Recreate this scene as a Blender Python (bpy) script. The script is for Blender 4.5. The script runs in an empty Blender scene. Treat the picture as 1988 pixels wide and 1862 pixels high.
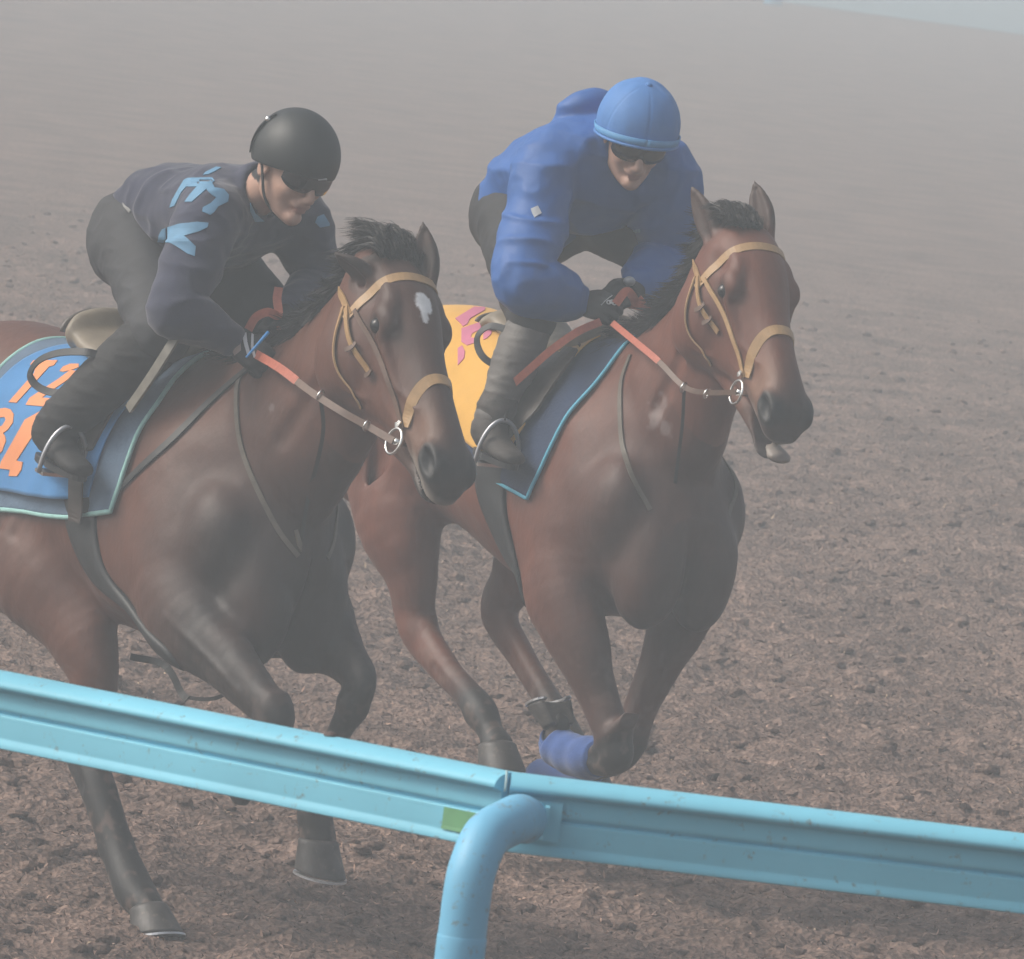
import bpy, bmesh, math, random
import numpy as np
from mathutils import Vector, Matrix
from mathutils.bvhtree import BVHTree
random.seed(7); RNG = np.random.default_rng(11)
R = math.radians
scn = bpy.context.scene
COL = scn.collection
V = lambda *a: np.array(a, float)

# ------------------------------------------------------------------ camera
FP = 19250.0                      # focal length in pixels of the 1988 px wide working copy of the photo
CAM_H = 3.0
PIT = math.atan(1341 / FP); ROL = R(7)
Fw = V(0, math.cos(PIT), -math.sin(PIT)); R0 = V(1, 0, 0); U0 = V(0, math.sin(PIT), math.cos(PIT))
Ri = math.cos(ROL) * R0 + math.sin(ROL) * U0
Ui = -math.sin(ROL) * R0 + math.cos(ROL) * U0
CAM = V(0, 0, CAM_H)
cd = bpy.data.cameras.new('camera'); cam = bpy.data.objects.new('camera', cd); COL.objects.link(cam)
cd.sensor_width = 36; cd.lens = 36 * FP / 1988; cd.clip_start = 0.5; cd.clip_end = 4000
m = Matrix(((Ri[0], Ui[0], -Fw[0], 0), (Ri[1], Ui[1], -Fw[1], 0), (Ri[2], Ui[2], -Fw[2], CAM_H), (0, 0, 0, 1)))
cam.matrix_world = m
cd.dof.use_dof = True; cd.dof.focus_distance = 25.8; cd.dof.aperture_fstop = 26
scn.camera = cam

# ------------------------------------------------------------------ light
SUN_EL, SUN_AZ = R(42), R(-95)     # azimuth from the view direction, negative = left
w = bpy.data.worlds.new('World'); scn.world = w; w.use_nodes = True
nt = w.node_tree; nt.nodes.clear()
sky = nt.nodes.new('ShaderNodeTexSky'); sky.sky_type = 'NISHITA'; sky.sun_disc = False
sky.sun_elevation = SUN_EL; sky.sun_rotation = SUN_AZ
sky.air_density = 1.0; sky.dust_density = 6.0; sky.ozone_density = 1.0
hsv = nt.nodes.new('ShaderNodeHueSaturation'); hsv.inputs['Saturation'].default_value = 0.45
bg = nt.nodes.new('ShaderNodeBackground'); bg.inputs['Strength'].default_value = 0.15
wo = nt.nodes.new('ShaderNodeOutputWorld')
nt.links.new(sky.outputs[0], hsv.inputs['Color']); nt.links.new(hsv.outputs[0], bg.inputs[0]); nt.links.new(bg.outputs[0], wo.inputs[0])
sl = bpy.data.lights.new('sun', 'SUN'); so = bpy.data.objects.new('sun', sl); COL.objects.link(so)
sl.energy = 1.8; sl.angle = R(20); sl.color = (1.0, 0.90, 0.78)
sd = V(math.sin(SUN_AZ) * math.cos(SUN_EL), math.cos(SUN_AZ) * math.cos(SUN_EL), math.sin(SUN_EL))
so.rotation_euler = Vector(-sd).to_track_quat('-Z', 'Y').to_euler(); so.location = (-20, 20, 30)
scn.view_settings.view_transform = 'Standard'; scn.view_settings.look = 'None'
scn.view_settings.gamma = 1; scn.view_settings.exposure = -0.05
scn.render.engine = 'CYCLES'
scn.cycles.use_denoising = True
scn.cycles.max_bounces = 6; scn.cycles.volume_bounces = 1; scn.cycles.transparent_max_bounces = 8
scn.cycles.use_adaptive_sampling = False

# ------------------------------------------------------------------ projection helpers (image point -> place)
def ray(x, y): return Fw + (x - 994) / FP * Ri + (931 - y) / FP * Ui
def onz(x, y, z):
    d = ray(x, y); return CAM + d * (z - CAM[2]) / d[2]
def toimg(P):
    v = np.asarray(P) - CAM; k = v @ Fw
    return 994 + FP * (v @ Ri) / k, 931 - FP * (v @ Ui) / k

# ------------------------------------------------------------------ materials
def mat(name, col=(.5, .5, .5), rough=.6, metal=0, bump=0, bscale=60, noise=0, nscale=8, attr=False, spec=.5, sheen=0, coat=0, stretch=None, detail=4, dirt=0, rvar=0):
    mm = bpy.data.materials.new(name); mm.use_nodes = True
    t = mm.node_tree; p = t.nodes['Principled BSDF']
    p.inputs['Base Color'].default_value = (*col, 1); p.inputs['Roughness'].default_value = rough
    p.inputs['Metallic'].default_value = metal; p.inputs['Specular IOR Level'].default_value = spec
    p.inputs['Sheen Weight'].default_value = sheen; p.inputs['Coat Weight'].default_value = coat
    tc = t.nodes.new('ShaderNodeTexCoord'); src = tc.outputs['Object']
    if stretch:
        mp = t.nodes.new('ShaderNodeMapping'); mp.inputs['Scale'].default_value = stretch
        t.links.new(src, mp.inputs[0]); src = mp.outputs[0]
    last = None
    if attr:
        a = t.nodes.new('ShaderNodeAttribute'); a.attribute_name = 'Col'; last = a.outputs['Color']
    if noise:
        n = t.nodes.new('ShaderNodeTexNoise'); n.inputs['Scale'].default_value = nscale; n.inputs['Detail'].default_value = 5
        t.links.new(src, n.inputs['Vector'])
        mr = t.nodes.new('ShaderNodeMapRange'); mr.inputs['From Min'].default_value = .3; mr.inputs['From Max'].default_value = .7
        mr.inputs['To Min'].default_value = 1 - noise; mr.inputs['To Max'].default_value = 1 + noise
        t.links.new(n.outputs[0], mr.inputs[0])
        mx = t.nodes.new('ShaderNodeMix'); mx.data_type = 'RGBA'; mx.blend_type = 'MULTIPLY'; mx.inputs[0].default_value = 1
        if last is not None: t.links.new(last, mx.inputs[6])
        else: mx.inputs[6].default_value = (*col, 1)
        t.links.new(mr.outputs[0], mx.inputs[7]); last = mx.outputs[2]
    if dirt:
        n = t.nodes.new('ShaderNodeTexNoise'); n.inputs['Scale'].default_value = 34; n.inputs['Detail'].default_value = 9; n.inputs['Roughness'].default_value = .75
        t.links.new(src, n.inputs['Vector'])
        mr = t.nodes.new('ShaderNodeMapRange'); mr.inputs['From Min'].default_value = .61 - dirt * .06; mr.inputs['From Max'].default_value = .70
        t.links.new(n.outputs[0], mr.inputs[0]); mx = t.nodes.new('ShaderNodeMix'); mx.data_type = 'RGBA'; t.links.new(mr.outputs[0], mx.inputs[0])
        if last is not None: t.links.new(last, mx.inputs[6])
        else: mx.inputs[6].default_value = (*col, 1)
        mx.inputs[7].default_value = (.16, .13, .10, 1); last = mx.outputs[2]
    if last is not None: t.links.new(last, p.inputs['Base Color'])
    if bump:
        n = t.nodes.new('ShaderNodeTexNoise'); n.inputs['Scale'].default_value = bscale; n.inputs['Detail'].default_value = detail
        t.links.new(src, n.inputs['Vector'])
        b = t.nodes.new('ShaderNodeBump'); b.inputs['Strength'].default_value = 1; b.inputs['Distance'].default_value = bump
        t.links.new(n.outputs[0], b.inputs['Height']); t.links.new(b.outputs[0], p.inputs['Normal'])
    return mm

# ------------------------------------------------------------------ object helpers
def tag(o, label=None, cat=None, group=None, kind=None):
    if label: o['label'] = label
    if cat: o['category'] = cat
    if group: o['group'] = group
    if kind: o['kind'] = kind
    return o
def mesh_obj(name, verts, faces, material, parent=None, smooth=True, base=None):
    v = np.asarray(verts, float)
    if base is not None: v = v - base
    me = bpy.data.meshes.new(name)
    if isinstance(faces, np.ndarray):
        nf, k = faces.shape
        me.vertices.add(len(v)); me.vertices.foreach_set('co', v.astype(np.float32).ravel())
        me.loops.add(nf * k); me.loops.foreach_set('vertex_index', faces.astype(np.int32).ravel())
        me.polygons.add(nf); me.polygons.foreach_set('loop_start', np.arange(0, nf * k, k, dtype=np.int32))
        me.polygons.foreach_set('loop_total', np.full(nf, k, dtype=np.int32)); me.update(calc_edges=True)
    else:
        me.from_pydata([tuple(p) for p in v], [], [tuple(f) for f in faces]); me.update()
    me.materials.append(material)
    if smooth: me.polygons.foreach_set('use_smooth', np.ones(len(me.polygons), bool))
    o = bpy.data.objects.new(name, me); COL.objects.link(o)
    if parent is not None: o.parent = parent
    return o
def setcol(o, c):
    a = o.data.attributes.new('Col', 'FLOAT_COLOR', 'POINT')
    a.data.foreach_set('color', np.concatenate([c, np.ones((len(c), 1))], 1).astype(np.float32).ravel())

class MB:                         # collects several shapes for ONE mesh
    def __init__(s): s.v = []; s.f = []; s.n = 0
    def add(s, v, f):
        v = np.asarray(v, float); s.v.append(v); s.f += [tuple(int(i) + s.n for i in q) for q in f]; s.n += len(v)
    def build(s, name, material, parent=None, base=None, smooth=True):
        return mesh_obj(name, np.concatenate(s.v), s.f, material, parent, smooth, base)

def unit(v):
    v = np.asarray(v, float); return v / (np.linalg.norm(v) + 1e-12)
def spline(P, n):                 # Catmull-Rom through rows of P, n samples per span
    P = np.asarray(P, float)
    if len(P) < 3:
        t = np.linspace(0, 1, n + 1)[:, None]; return P[0] * (1 - t) + P[-1] * t
    Q = np.vstack([2 * P[0] - P[1], P, 2 * P[-1] - P[-2]]); out = []
    for i in range(1, len(Q) - 2):
        p0, p1, p2, p3 = Q[i - 1:i + 3]
        for k in range(n):
            t = k / n
            out.append(.5 * ((2 * p1) + (-p0 + p2) * t + (2 * p0 - 5 * p1 + 4 * p2 - p3) * t * t + (-p0 + 3 * p1 - 3 * p2 + p3) * t ** 3))
    out.append(P[-1]); return np.array(out)
def tube(P, rad, n=10, cap=True):
    P = np.asarray(P, float); m_ = len(P); rad = np.broadcast_to(rad, (m_,))
    T = np.gradient(P, axis=0); T /= np.linalg.norm(T, axis=1)[:, None] + 1e-12
    up = V(0, 0, 1) if abs(T[0][2]) < .9 else V(1, 0, 0)
    N = unit(np.cross(T[0], up)); vs = []
    for i in range(m_):
        N = unit(N - T[i] * (N @ T[i])); B = np.cross(T[i], N)
        for k in range(n):
            a = 2 * math.pi * k / n; vs.append(P[i] + rad[i] * (math.cos(a) * N + math.sin(a) * B))
    fs = [(i * n + k, i * n + (k + 1) % n, (i + 1) * n + (k + 1) % n, (i + 1) * n + k) for i in range(m_ - 1) for k in range(n)]
    if cap: fs += [tuple(range(n))[::-1], tuple((m_ - 1) * n + k for k in range(n))]
    return np.array(vs), fs
def ribbon(P, Nn, wid, th):       # strap with rectangular section; P path, Nn outward normals
    P = np.asarray(P, float); Nn = np.asarray(Nn, float); m_ = len(P); wid = np.broadcast_to(wid, (m_,))
    T = np.gradient(P, axis=0); vs = []
    for i in range(m_):
        t = unit(T[i]); nn = unit(Nn[i] - t * (Nn[i] @ t)); s_ = np.cross(t, nn); h = wid[i] / 2
        vs += [P[i] - s_ * h, P[i] + s_ * h, P[i] + s_ * h + nn * th, P[i] - s_ * h + nn * th]
    fs = [(i * 4 + k, i * 4 + (k + 1) % 4, i * 4 + 4 + (k + 1) % 4, i * 4 + 4 + k) for i in range(m_ - 1) for k in range(4)]
    fs += [(3, 2, 1, 0), tuple((m_ - 1) * 4 + k for k in range(4))]
    return np.array(vs), fs

# ------------------------------------------------------------------ numpy noise
_H = RNG.random((32, 32, 32)).astype(np.float32)
def vnoise(X):
    X = np.asarray(X, np.float32); i = np.floor(X).astype(int); f = X - i; f = f * f * (3 - 2 * f); i &= 31; j = (i + 1) & 31
    x, y, z = f[..., 0], f[..., 1], f[..., 2]
    def g(a, b, c): return _H[a, b, c]
    c00 = g(i[..., 0], i[..., 1], i[..., 2]) * (1 - x) + g(j[..., 0], i[..., 1], i[..., 2]) * x
    c10 = g(i[..., 0], j[..., 1], i[..., 2]) * (1 - x) + g(j[..., 0], j[..., 1], i[..., 2]) * x
    c01 = g(i[..., 0], i[..., 1], j[..., 2]) * (1 - x) + g(j[..., 0], i[..., 1], j[..., 2]) * x
    c11 = g(i[..., 0], j[..., 1], j[..., 2]) * (1 - x) + g(j[..., 0], j[..., 1], j[..., 2]) * x
    return (c00 * (1 - y) + c10 * y) * (1 - z) + (c01 * (1 - y) + c11 * y) * z

# ------------------------------------------------------------------ distance-field sculptor
class Field:
    def __init__(s, lo, hi, h):
        s.lo = np.array(lo, float); s.h = h
        s.n = np.ceil((np.array(hi) - s.lo) / h).astype(int) + 1
        s.d = np.full(s.n, 0.3, np.float32)
    def box(s, lo, hi):
        a = np.clip(np.floor((np.array(lo) - s.lo) / s.h).astype(int), 0, s.n - 1)
        b = np.clip(np.ceil((np.array(hi) - s.lo) / s.h).astype(int) + 1, a + 1, s.n)
        sl_ = tuple(slice(a[i], b[i]) for i in range(3))
        ax = [(s.lo[i] + s.h * np.arange(a[i], b[i])).astype(np.float32) for i in range(3)]
        return sl_, np.stack(np.meshgrid(*ax, indexing='ij'), -1)
    def _mix(s, sl_, d, k, op):
        a = s.d[sl_]
        if op == 'sub': d = -d; hh = np.maximum(k - np.abs(a - d), 0) / k; s.d[sl_] = np.maximum(a, d) + hh * hh * k / 4
        else: hh = np.maximum(k - np.abs(a - d), 0) / k; s.d[sl_] = np.minimum(a, d) - hh * hh * k / 4
    def ell(s, c, rad, M=None, k=.02, op='add'):      # ellipsoid, M rows = its axes
        c = np.array(c, float); rad = np.array(rad, float)
        M = np.eye(3) if M is None else np.array([unit(r) for r in M])
        ext = np.sqrt(((M * rad[:, None]) ** 2).sum(0)) + k + s.h * 2
        sl_, X = s.box(c - ext, c + ext)
        q = (X - c.astype(np.float32)) @ M.T.astype(np.float32)
        L = np.sqrt((q ** 2).sum(-1)); e = np.maximum(np.sqrt(((q / rad.astype(np.float32)) ** 2).sum(-1)), 1e-3)
        s._mix(sl_, L * (1 - 1 / e), k, op)
    def chain(s, st, side=(0, 1, 0), k=.02, n=4, op='add'):  # st rows: x,y,z, lateral radius, other radius
        S = spline(np.array(st, float), n); P = S[:, :3]; A = np.maximum(S[:, 3], .002); B = np.maximum(S[:, 4], .002)
        side = unit(side); mr = max(A.max(), B.max()) + k + s.h * 2
        sl_, X = s.box(P.min(0) - mr, P.max(0) + mr)
        D = np.full(X.shape[:3], 1.0, np.float32)
        org = s.lo + s.h * np.array([q.start for q in sl_])
        for i in range(len(P) - 1):
            r_ = max(A[i], A[i + 1], B[i], B[i + 1]) + k + s.h * 2
            lo = np.minimum(P[i], P[i + 1]) - r_; hi = np.maximum(P[i], P[i + 1]) + r_
            a = np.clip(np.floor((lo - org) / s.h).astype(int), 0, D.shape); b = np.clip(np.ceil((hi - org) / s.h).astype(int) + 1, 0, D.shape)
            if (b <= a).any(): continue
            q_ = tuple(slice(a[j], b[j]) for j in range(3)); Y = X[q_]
            ab = P[i + 1] - P[i]; L2 = ab @ ab + 1e-9
            sd_ = unit(side - unit(ab) * (side @ unit(ab)))
            t = np.clip(((Y - P[i].astype(np.float32)) @ ab.astype(np.float32)) / L2, 0, 1)
            o = Y - (P[i].astype(np.float32) + t[..., None] * ab.astype(np.float32))
            ra = A[i] + (A[i + 1] - A[i]) * t; rb = B[i] + (B[i + 1] - B[i]) * t
            l = o @ sd_.astype(np.float32); o2 = (o ** 2).sum(-1); q2 = np.maximum(o2 - l * l, 0)
            e = np.maximum(np.sqrt(l * l / ra ** 2 + q2 / rb ** 2), 1e-3)
            D[q_] = np.minimum(D[q_], np.sqrt(o2) * (1 - 1 / e))
        s._mix(sl_, D, k, op)
    def loft(s, org, M, tab, k=.02, pw=2.2, op='add'):
        # M rows: axis, up, side.  tab rows: s, top, bottom, half width, pear (narrowing towards the top)
        tab = np.array(tab, float); org = np.array(org, float); M = np.array([unit(r) for r in M])
        T = spline(tab, 6); o_ = np.argsort(T[:, 0]); T = T[o_]
        cs = []
        for r_ in T:
            for u_ in (r_[1], r_[2]):
                for w_ in (-r_[3], r_[3]): cs.append(org + M[0] * r_[0] + M[1] * u_ + M[2] * w_)
        cs = np.array(cs); g = k + s.h * 2 + .02
        sl_, X = s.box(cs.min(0) - g, cs.max(0) + g)
        q = (X - org.astype(np.float32)) @ M.T.astype(np.float32)
        z = np.clip(q[..., 0], T[0, 0], T[-1, 0]); f = lambda c: np.interp(z, T[:, 0], T[:, c]).astype(np.float32)
        top, bot, wd, pe = f(1), f(2), f(3), f(4); c = (top + bot) / 2; hh = np.maximum((top - bot) / 2, .004)
        vv = (q[..., 1] - c) / hh; ww = wd * (1 - pe * np.clip(vv, -1.2, 1.2)); ww = np.maximum(ww, .004)
        e = (np.abs(vv) ** pw + np.abs(q[..., 2] / ww) ** pw) ** (1 / pw)
        L = np.sqrt((q[..., 1] - c) ** 2 + q[..., 2] ** 2); d = L * (1 - 1 / np.maximum(e, 1e-3)); d = np.where(e < .2, -np.minimum(hh, ww), d)
        over = np.abs(q[..., 0] - z)
        d = np.where(over > 0, np.sqrt(np.maximum(d, 0) ** 2 + over ** 2), d)
        s._mix(sl_, d.astype(np.float32), k, op)
    def plane(s, p, nrm, k=.01):                       # keep the side the normal points away from
        sl_, X = s.box(s.lo, s.lo + s.h * s.n); nrm = unit(nrm)
        d = -((X - np.array(p, np.float32)) @ nrm.astype(np.float32)); s._mix(sl_, d.astype(np.float32), k, 'sub')
    def mesh(s):
        d = s.d; ins = d < 0; n = s.n
        c = np.zeros(n - 1, np.int8)
        for a in (0, 1):
            for b in (0, 1):
                for e in (0, 1): c += ins[a:n[0] - 1 + a, b:n[1] - 1 + b, e:n[2] - 1 + e]
        act = (c > 0) & (c < 8); I = np.argwhere(act); idx = np.full(n - 1, -1, np.int32); idx[act] = np.arange(len(I))
        acc = np.zeros((len(I), 3)); cnt = np.zeros(len(I))
        for ax in range(3):
            o1, o2 = [q for q in range(3) if q != ax]
            for u_ in (0, 1):
                for v_ in (0, 1):
                    p0 = I.copy(); p0[:, o1] += u_; p0[:, o2] += v_; p1 = p0.copy(); p1[:, ax] += 1
                    a = d[tuple(p0.T)]; b = d[tuple(p1.T)]; cr = (a < 0) != (b < 0)
                    t = np.where(cr, a / np.where(cr, a - b, 1), 0); pt = p0.astype(float); pt[:, ax] += t
                    acc[cr] += pt[cr]; cnt[cr] += 1
        vs = acc / cnt[:, None] * s.h + s.lo
        fs = []
        for ax in range(3):
            o1, o2 = [(1, 2), (2, 0), (0, 1)][ax]
            sa = [slice(None)] * 3; sb = [slice(None)] * 3; sa[ax] = slice(0, -1); sb[ax] = slice(1, None)
            cr = ins[tuple(sa)] != ins[tuple(sb)]
            E_ = np.argwhere(cr); E_ = E_[(E_[:, o1] > 0) & (E_[:, o2] > 0) & (E_[:, o1] < n[o1] - 1) & (E_[:, o2] < n[o2] - 1)]
            def cell(u_, v_):
                q = E_.copy(); q[:, o1] += u_; q[:, o2] += v_; return idx[tuple(q.T)]
            f = np.stack([cell(-1, -1), cell(0, -1), cell(0, 0), cell(-1, 0)], 1)
            flip = ~ins[tuple(E_.T)]; f[flip] = f[flip][:, ::-1]; fs.append(f)
        return vs, np.concatenate(fs)
def relax(v, f, it=2, lam=.5):
    v = v.copy(); e = np.concatenate([f[:, [0, 1]], f[:, [1, 2]], f[:, [2, 3]], f[:, [3, 0]]])
    for _ in range(it):
        a = np.stack([np.bincount(e[:, 0], v[e[:, 1], j], len(v)) + np.bincount(e[:, 1], v[e[:, 0], j], len(v)) for j in range(3)], 1)
        c = np.bincount(e.ravel(), minlength=len(v))[:, None]; v += lam * (a / np.maximum(c, 1) - v)
    return v
def vnorm(v, f):
    nn = np.cross(v[f[:, 2]] - v[f[:, 0]], v[f[:, 3]] - v[f[:, 1]]); N = np.zeros_like(v)
    for j in range(4):
        for a in range(3): N[:, a] += np.bincount(f[:, j], nn[:, a], len(v))
    return N / (np.linalg.norm(N, axis=1)[:, None] + 1e-12)

# ------------------------------------------------------------------ a frame that runs with a horse: x forward, y left, z up
class Frame:
    def __init__(s, th, O):
        t = R(th); s.h = V(math.sin(t), -math.cos(t), 0); s.l = V(math.cos(t), math.sin(t), 0); s.O = np.array(O, float); s.ang = t - math.pi / 2
        s.M = np.stack([s.h, s.l, V(0, 0, 1)], 1)
    def px(s, x, y, r):           # image point on the plane r metres to the horse's right of its midline
        d = ray(x, y); k = ((CAM - s.O) @ s.l + r) / -(d @ s.l); p = CAM + d * k - s.O
        return V(p @ s.h, p @ s.l, p[2])
    def w(s, p): return s.M @ np.asarray(p) + s.O
    def loc(s, p): return s.M.T @ (np.asarray(p) - s.O)
    def ldir(s, d): return s.M.T @ np.asarray(d)
    def empty(s, name, base):
        o = bpy.data.objects.new(name, None); COL.objects.link(o); o.location = s.w(base); o.rotation_euler = (0, 0, s.ang); o.empty_display_size = .2
        return o
def bvh(v, f): return BVHTree.FromPolygons([tuple(p) for p in v], [tuple(int(i) for i in q) for q in f])
def hit(fr, tree, x, y):          # where the line of sight through an image point meets a mesh given in the frame
    o = Vector(fr.loc(CAM)); d = Vector(fr.ldir(unit(ray(x, y)))); p, nn, _, _ = tree.ray_cast(o, d)
    return (np.array(p), np.array(nn)) if p is not None else (None, None)
def patch(fr, tree, poly, step=4, off=.003, th=.002):
    # a thin piece of cloth, hair or print lying on a surface: outline given as image points
    poly = np.array(poly, float); x0, y0 = poly.min(0); x1, y1 = poly.max(0)
    nx = max(2, int((x1 - x0) / step)); ny = max(2, int((y1 - y0) / step))
    gx = np.linspace(x0, x1, nx + 1); gy = np.linspace(y0, y1, ny + 1)
    bm = bmesh.new(); vs = [bm.verts.new((p[0], p[1], 0)) for p in poly]
    try: bm.faces.new(vs)
    except ValueError: return None
    for a in gx[1:-1]: bmesh.ops.bisect_plane(bm, geom=bm.verts[:] + bm.edges[:] + bm.faces[:], plane_co=(a, 0, 0), plane_no=(1, 0, 0))
    for a in gy[1:-1]: bmesh.ops.bisect_plane(bm, geom=bm.verts[:] + bm.edges[:] + bm.faces[:], plane_co=(0, a, 0), plane_no=(0, 1, 0))
    bmesh.ops.triangulate(bm, faces=bm.faces[:])
    bm.verts.ensure_lookup_table(); P = {}; 
    for v in bm.verts:
        p, nn = hit(fr, tree, v.co.x, v.co.y)
        if p is not None: P[v.index] = (p, nn)
    ids = sorted(P); mp = {k: i for i, k in enumerate(ids)}
    top = [P[k][0] + P[k][1] * (off + th) for k in ids]; bot = [P[k][0] + P[k][1] * (off - .002) for k in ids]
    fs = []; ec = {}
    for f in bm.faces:
        q = [v.index for v in f.verts]
        if all(k in P for k in q):
            q = [mp[k] for k in q]
            a = np.array([top[i] for i in q])
            if max(np.linalg.norm(a[0] - a[1]), np.linalg.norm(a[1] - a[2]), np.linalg.norm(a[2] - a[0])) > .06: continue
            nn = np.cross(a[1] - a[0], a[2] - a[0])
            if nn @ fr.ldir(Fw) > 0: q = q[::-1]
            fs.append(tuple(q)); 
            for i in range(3): ec[(q[i], q[(i + 1) % 3])] = 1
    bm.free(); n_ = len(top); out = list(fs) + [tuple(i + n_ for i in q[::-1]) for q in fs]
    for (a, b) in ec:
        if (b, a) not in ec: out.append((b, a, a + n_, b + n_))
    return np.array(top + bot), out
HAZE_D = .0084
# ================================================================== SETTING
def ground_mat():
    mm = bpy.data.materials.new('woodchip_ground'); mm.use_nodes = True; t = mm.node_tree; p = t.nodes['Principled BSDF']
    L = t.links.new; N = t.nodes.new
    tc = N('ShaderNodeTexCoord'); mp = N('ShaderNodeMapping'); mp.inputs['Scale'].default_value = (1, 1, 1); L(tc.outputs['Object'], mp.inputs[0])
    n1 = N('ShaderNodeTexNoise'); n1.inputs['Scale'].default_value = 26; n1.inputs['Detail'].default_value = 8; n1.inputs['Roughness'].default_value = .7; L(mp.outputs[0], n1.inputs[0])
    n2 = N('ShaderNodeTexNoise'); n2.inputs['Scale'].default_value = 1.7; n2.inputs['Detail'].default_value = 5; L(mp.outputs[0], n2.inputs[0])
    n3 = N('ShaderNodeTexVoronoi'); n3.inputs['Scale'].default_value = 55; L(mp.outputs[0], n3.inputs[0])
    cr = N('ShaderNodeValToRGB'); L(n1.outputs[0], cr.inputs[0])
    e = cr.color_ramp.elements; e[0].position = .3; e[0].color = (.055, .036, .029, 1); e[1].position = .74; e[1].color = (.40, .275, .222, 1)
    k = e.new(.52); k.color = (.200, .137, .110, 1)
    mr = N('ShaderNodeMapRange'); mr.inputs['From Min'].default_value = .3; mr.inputs['From Max'].default_value = .7; mr.inputs['To Min'].default_value = .62; mr.inputs['To Max'].default_value = 1.35; L(n2.outputs[0], mr.inputs[0])
    mx = N('ShaderNodeMix'); mx.data_type = 'RGBA'; mx.blend_type = 'MULTIPLY'; mx.inputs[0].default_value = 1; L(cr.outputs[0], mx.inputs[6]); L(mr.outputs[0], mx.inputs[7])
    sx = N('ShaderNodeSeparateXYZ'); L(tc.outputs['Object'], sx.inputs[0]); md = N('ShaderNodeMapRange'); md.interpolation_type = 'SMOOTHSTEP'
    md.inputs['From Min'].default_value = 21; md.inputs['From Max'].default_value = 27.5; md.inputs['To Min'].default_value = .74; md.inputs['To Max'].default_value = 1.0; L(sx.outputs['Y'], md.inputs[0])   # base colour gets darker towards the rail
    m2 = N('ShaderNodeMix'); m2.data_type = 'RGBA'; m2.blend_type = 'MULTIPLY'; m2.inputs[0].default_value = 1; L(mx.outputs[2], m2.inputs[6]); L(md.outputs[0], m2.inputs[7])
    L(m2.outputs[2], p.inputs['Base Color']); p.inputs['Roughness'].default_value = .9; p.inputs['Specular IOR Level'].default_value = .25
    ad = N('ShaderNodeMath'); ad.operation = 'ADD'; L(n1.outputs[0], ad.inputs[0]); L(n3.outputs['Distance'], ad.inputs[1])
    b = N('ShaderNodeBump'); b.inputs['Strength'].default_value = .8; b.inputs['Distance'].default_value = .02; L(ad.outputs[0], b.inputs['Height']); L(b.outputs[0], p.inputs['Normal'])
    return mm
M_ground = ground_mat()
def gheight(x, y):
    X = np.stack([x, y, np.zeros_like(x)], -1)
    h = (vnoise(X * 3.1) - .5) * .035 + (vnoise(X * 9 + 7) - .5) * .048 + (vnoise(X * 24 + 3) - .5) * .026 + (vnoise(X * 60 + 13) - .5) * .014
    return h - .012
# one sheet: fine in the strip in view, coarse out to the horizon
ys = [-700, -300, -60, 0, 8, 14]
y = 18.0
while y < 75: ys.append(y); y += .022 * (y / 22) ** 1.15
while y < 700: ys.append(y); y *= 1.03
ys = np.array(ys); xs_ = np.linspace(-1, 1, 260)
XX = []; FI = np.array([-700, -200, -50, -12]); 
xs_ = np.concatenate([FI, np.linspace(-3.4, 3.4, 430), -FI[::-1]])
gx, gy = np.meshgrid(xs_, ys)
fade = np.clip((9 - np.abs(gx)) / 4, 0, 1) * np.clip((gy - 14) / 4, 0, 1) * np.clip((75 - gy) / 35, 0, 1)
gz = gheight(gx, gy) * fade
gv = np.stack([gx, gy, gz], -1).reshape(-1, 3); ny_, nx_ = gx.shape
ii = (np.arange(ny_ - 1)[:, None] * nx_ + np.arange(nx_ - 1)[None]).ravel()
gf = np.stack([ii, ii + 1, ii + nx_ + 1, ii + nx_], 1)
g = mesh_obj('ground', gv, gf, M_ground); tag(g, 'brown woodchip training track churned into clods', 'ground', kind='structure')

# loose chips lying on the track: flat slivers, too many to count
def chips(n):
    yy = 17.5 + 36 * RNG.random(n) ** 1.5; xx = (RNG.random(n) - .5) * (1.2 + yy * .125)
    ln = .005 + .019 * RNG.random(n) ** 2.6; wd = RNG.uniform(.0015, .0045, n); a = RNG.uniform(0, math.pi, n); ti = RNG.normal(0, .45, n); ro = RNG.normal(0, .5, n)
    base = np.stack([xx, yy, gheight(xx, yy) + .006], 1)
    ax = np.stack([np.cos(a) * np.cos(ti), np.sin(a) * np.cos(ti), np.sin(ti)], 1)
    sd_ = np.stack([-np.sin(a) * np.cos(ro), np.cos(a) * np.cos(ro), np.sin(ro)], 1)
    bend = RNG.normal(0, .003, n)[:, None] * V(0, 0, 1)
    v = np.stack([base - ax * ln[:, None], base - sd_ * wd[:, None] + bend, base + ax * ln[:, None], base + sd_ * wd[:, None] + bend], 1).reshape(-1, 3)
    f = np.arange(4 * n).reshape(-1, 4); return v, f
NCH = 150000
v, f = chips(NCH)
M_chip = mat('wood_chip', rough=.85, attr=True, spec=.2)
co = mesh_obj('wood_chips', v, f, M_chip, smooth=False); tag(co, 'loose brown and reddish wood chips strewn over the track', 'wood chips', kind='stuff')
pal = np.array([[.09, .06, .048], [.17, .115, .09], [.27, .185, .15], [.40, .26, .20], [.52, .39, .27]]); pr = RNG.choice(5, NCH, p=[.30, .36, .24, .085, .015])
setcol(co, np.repeat(pal[pr] * RNG.uniform(.8, 1.2, (NCH, 1)), 4, 0))

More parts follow.
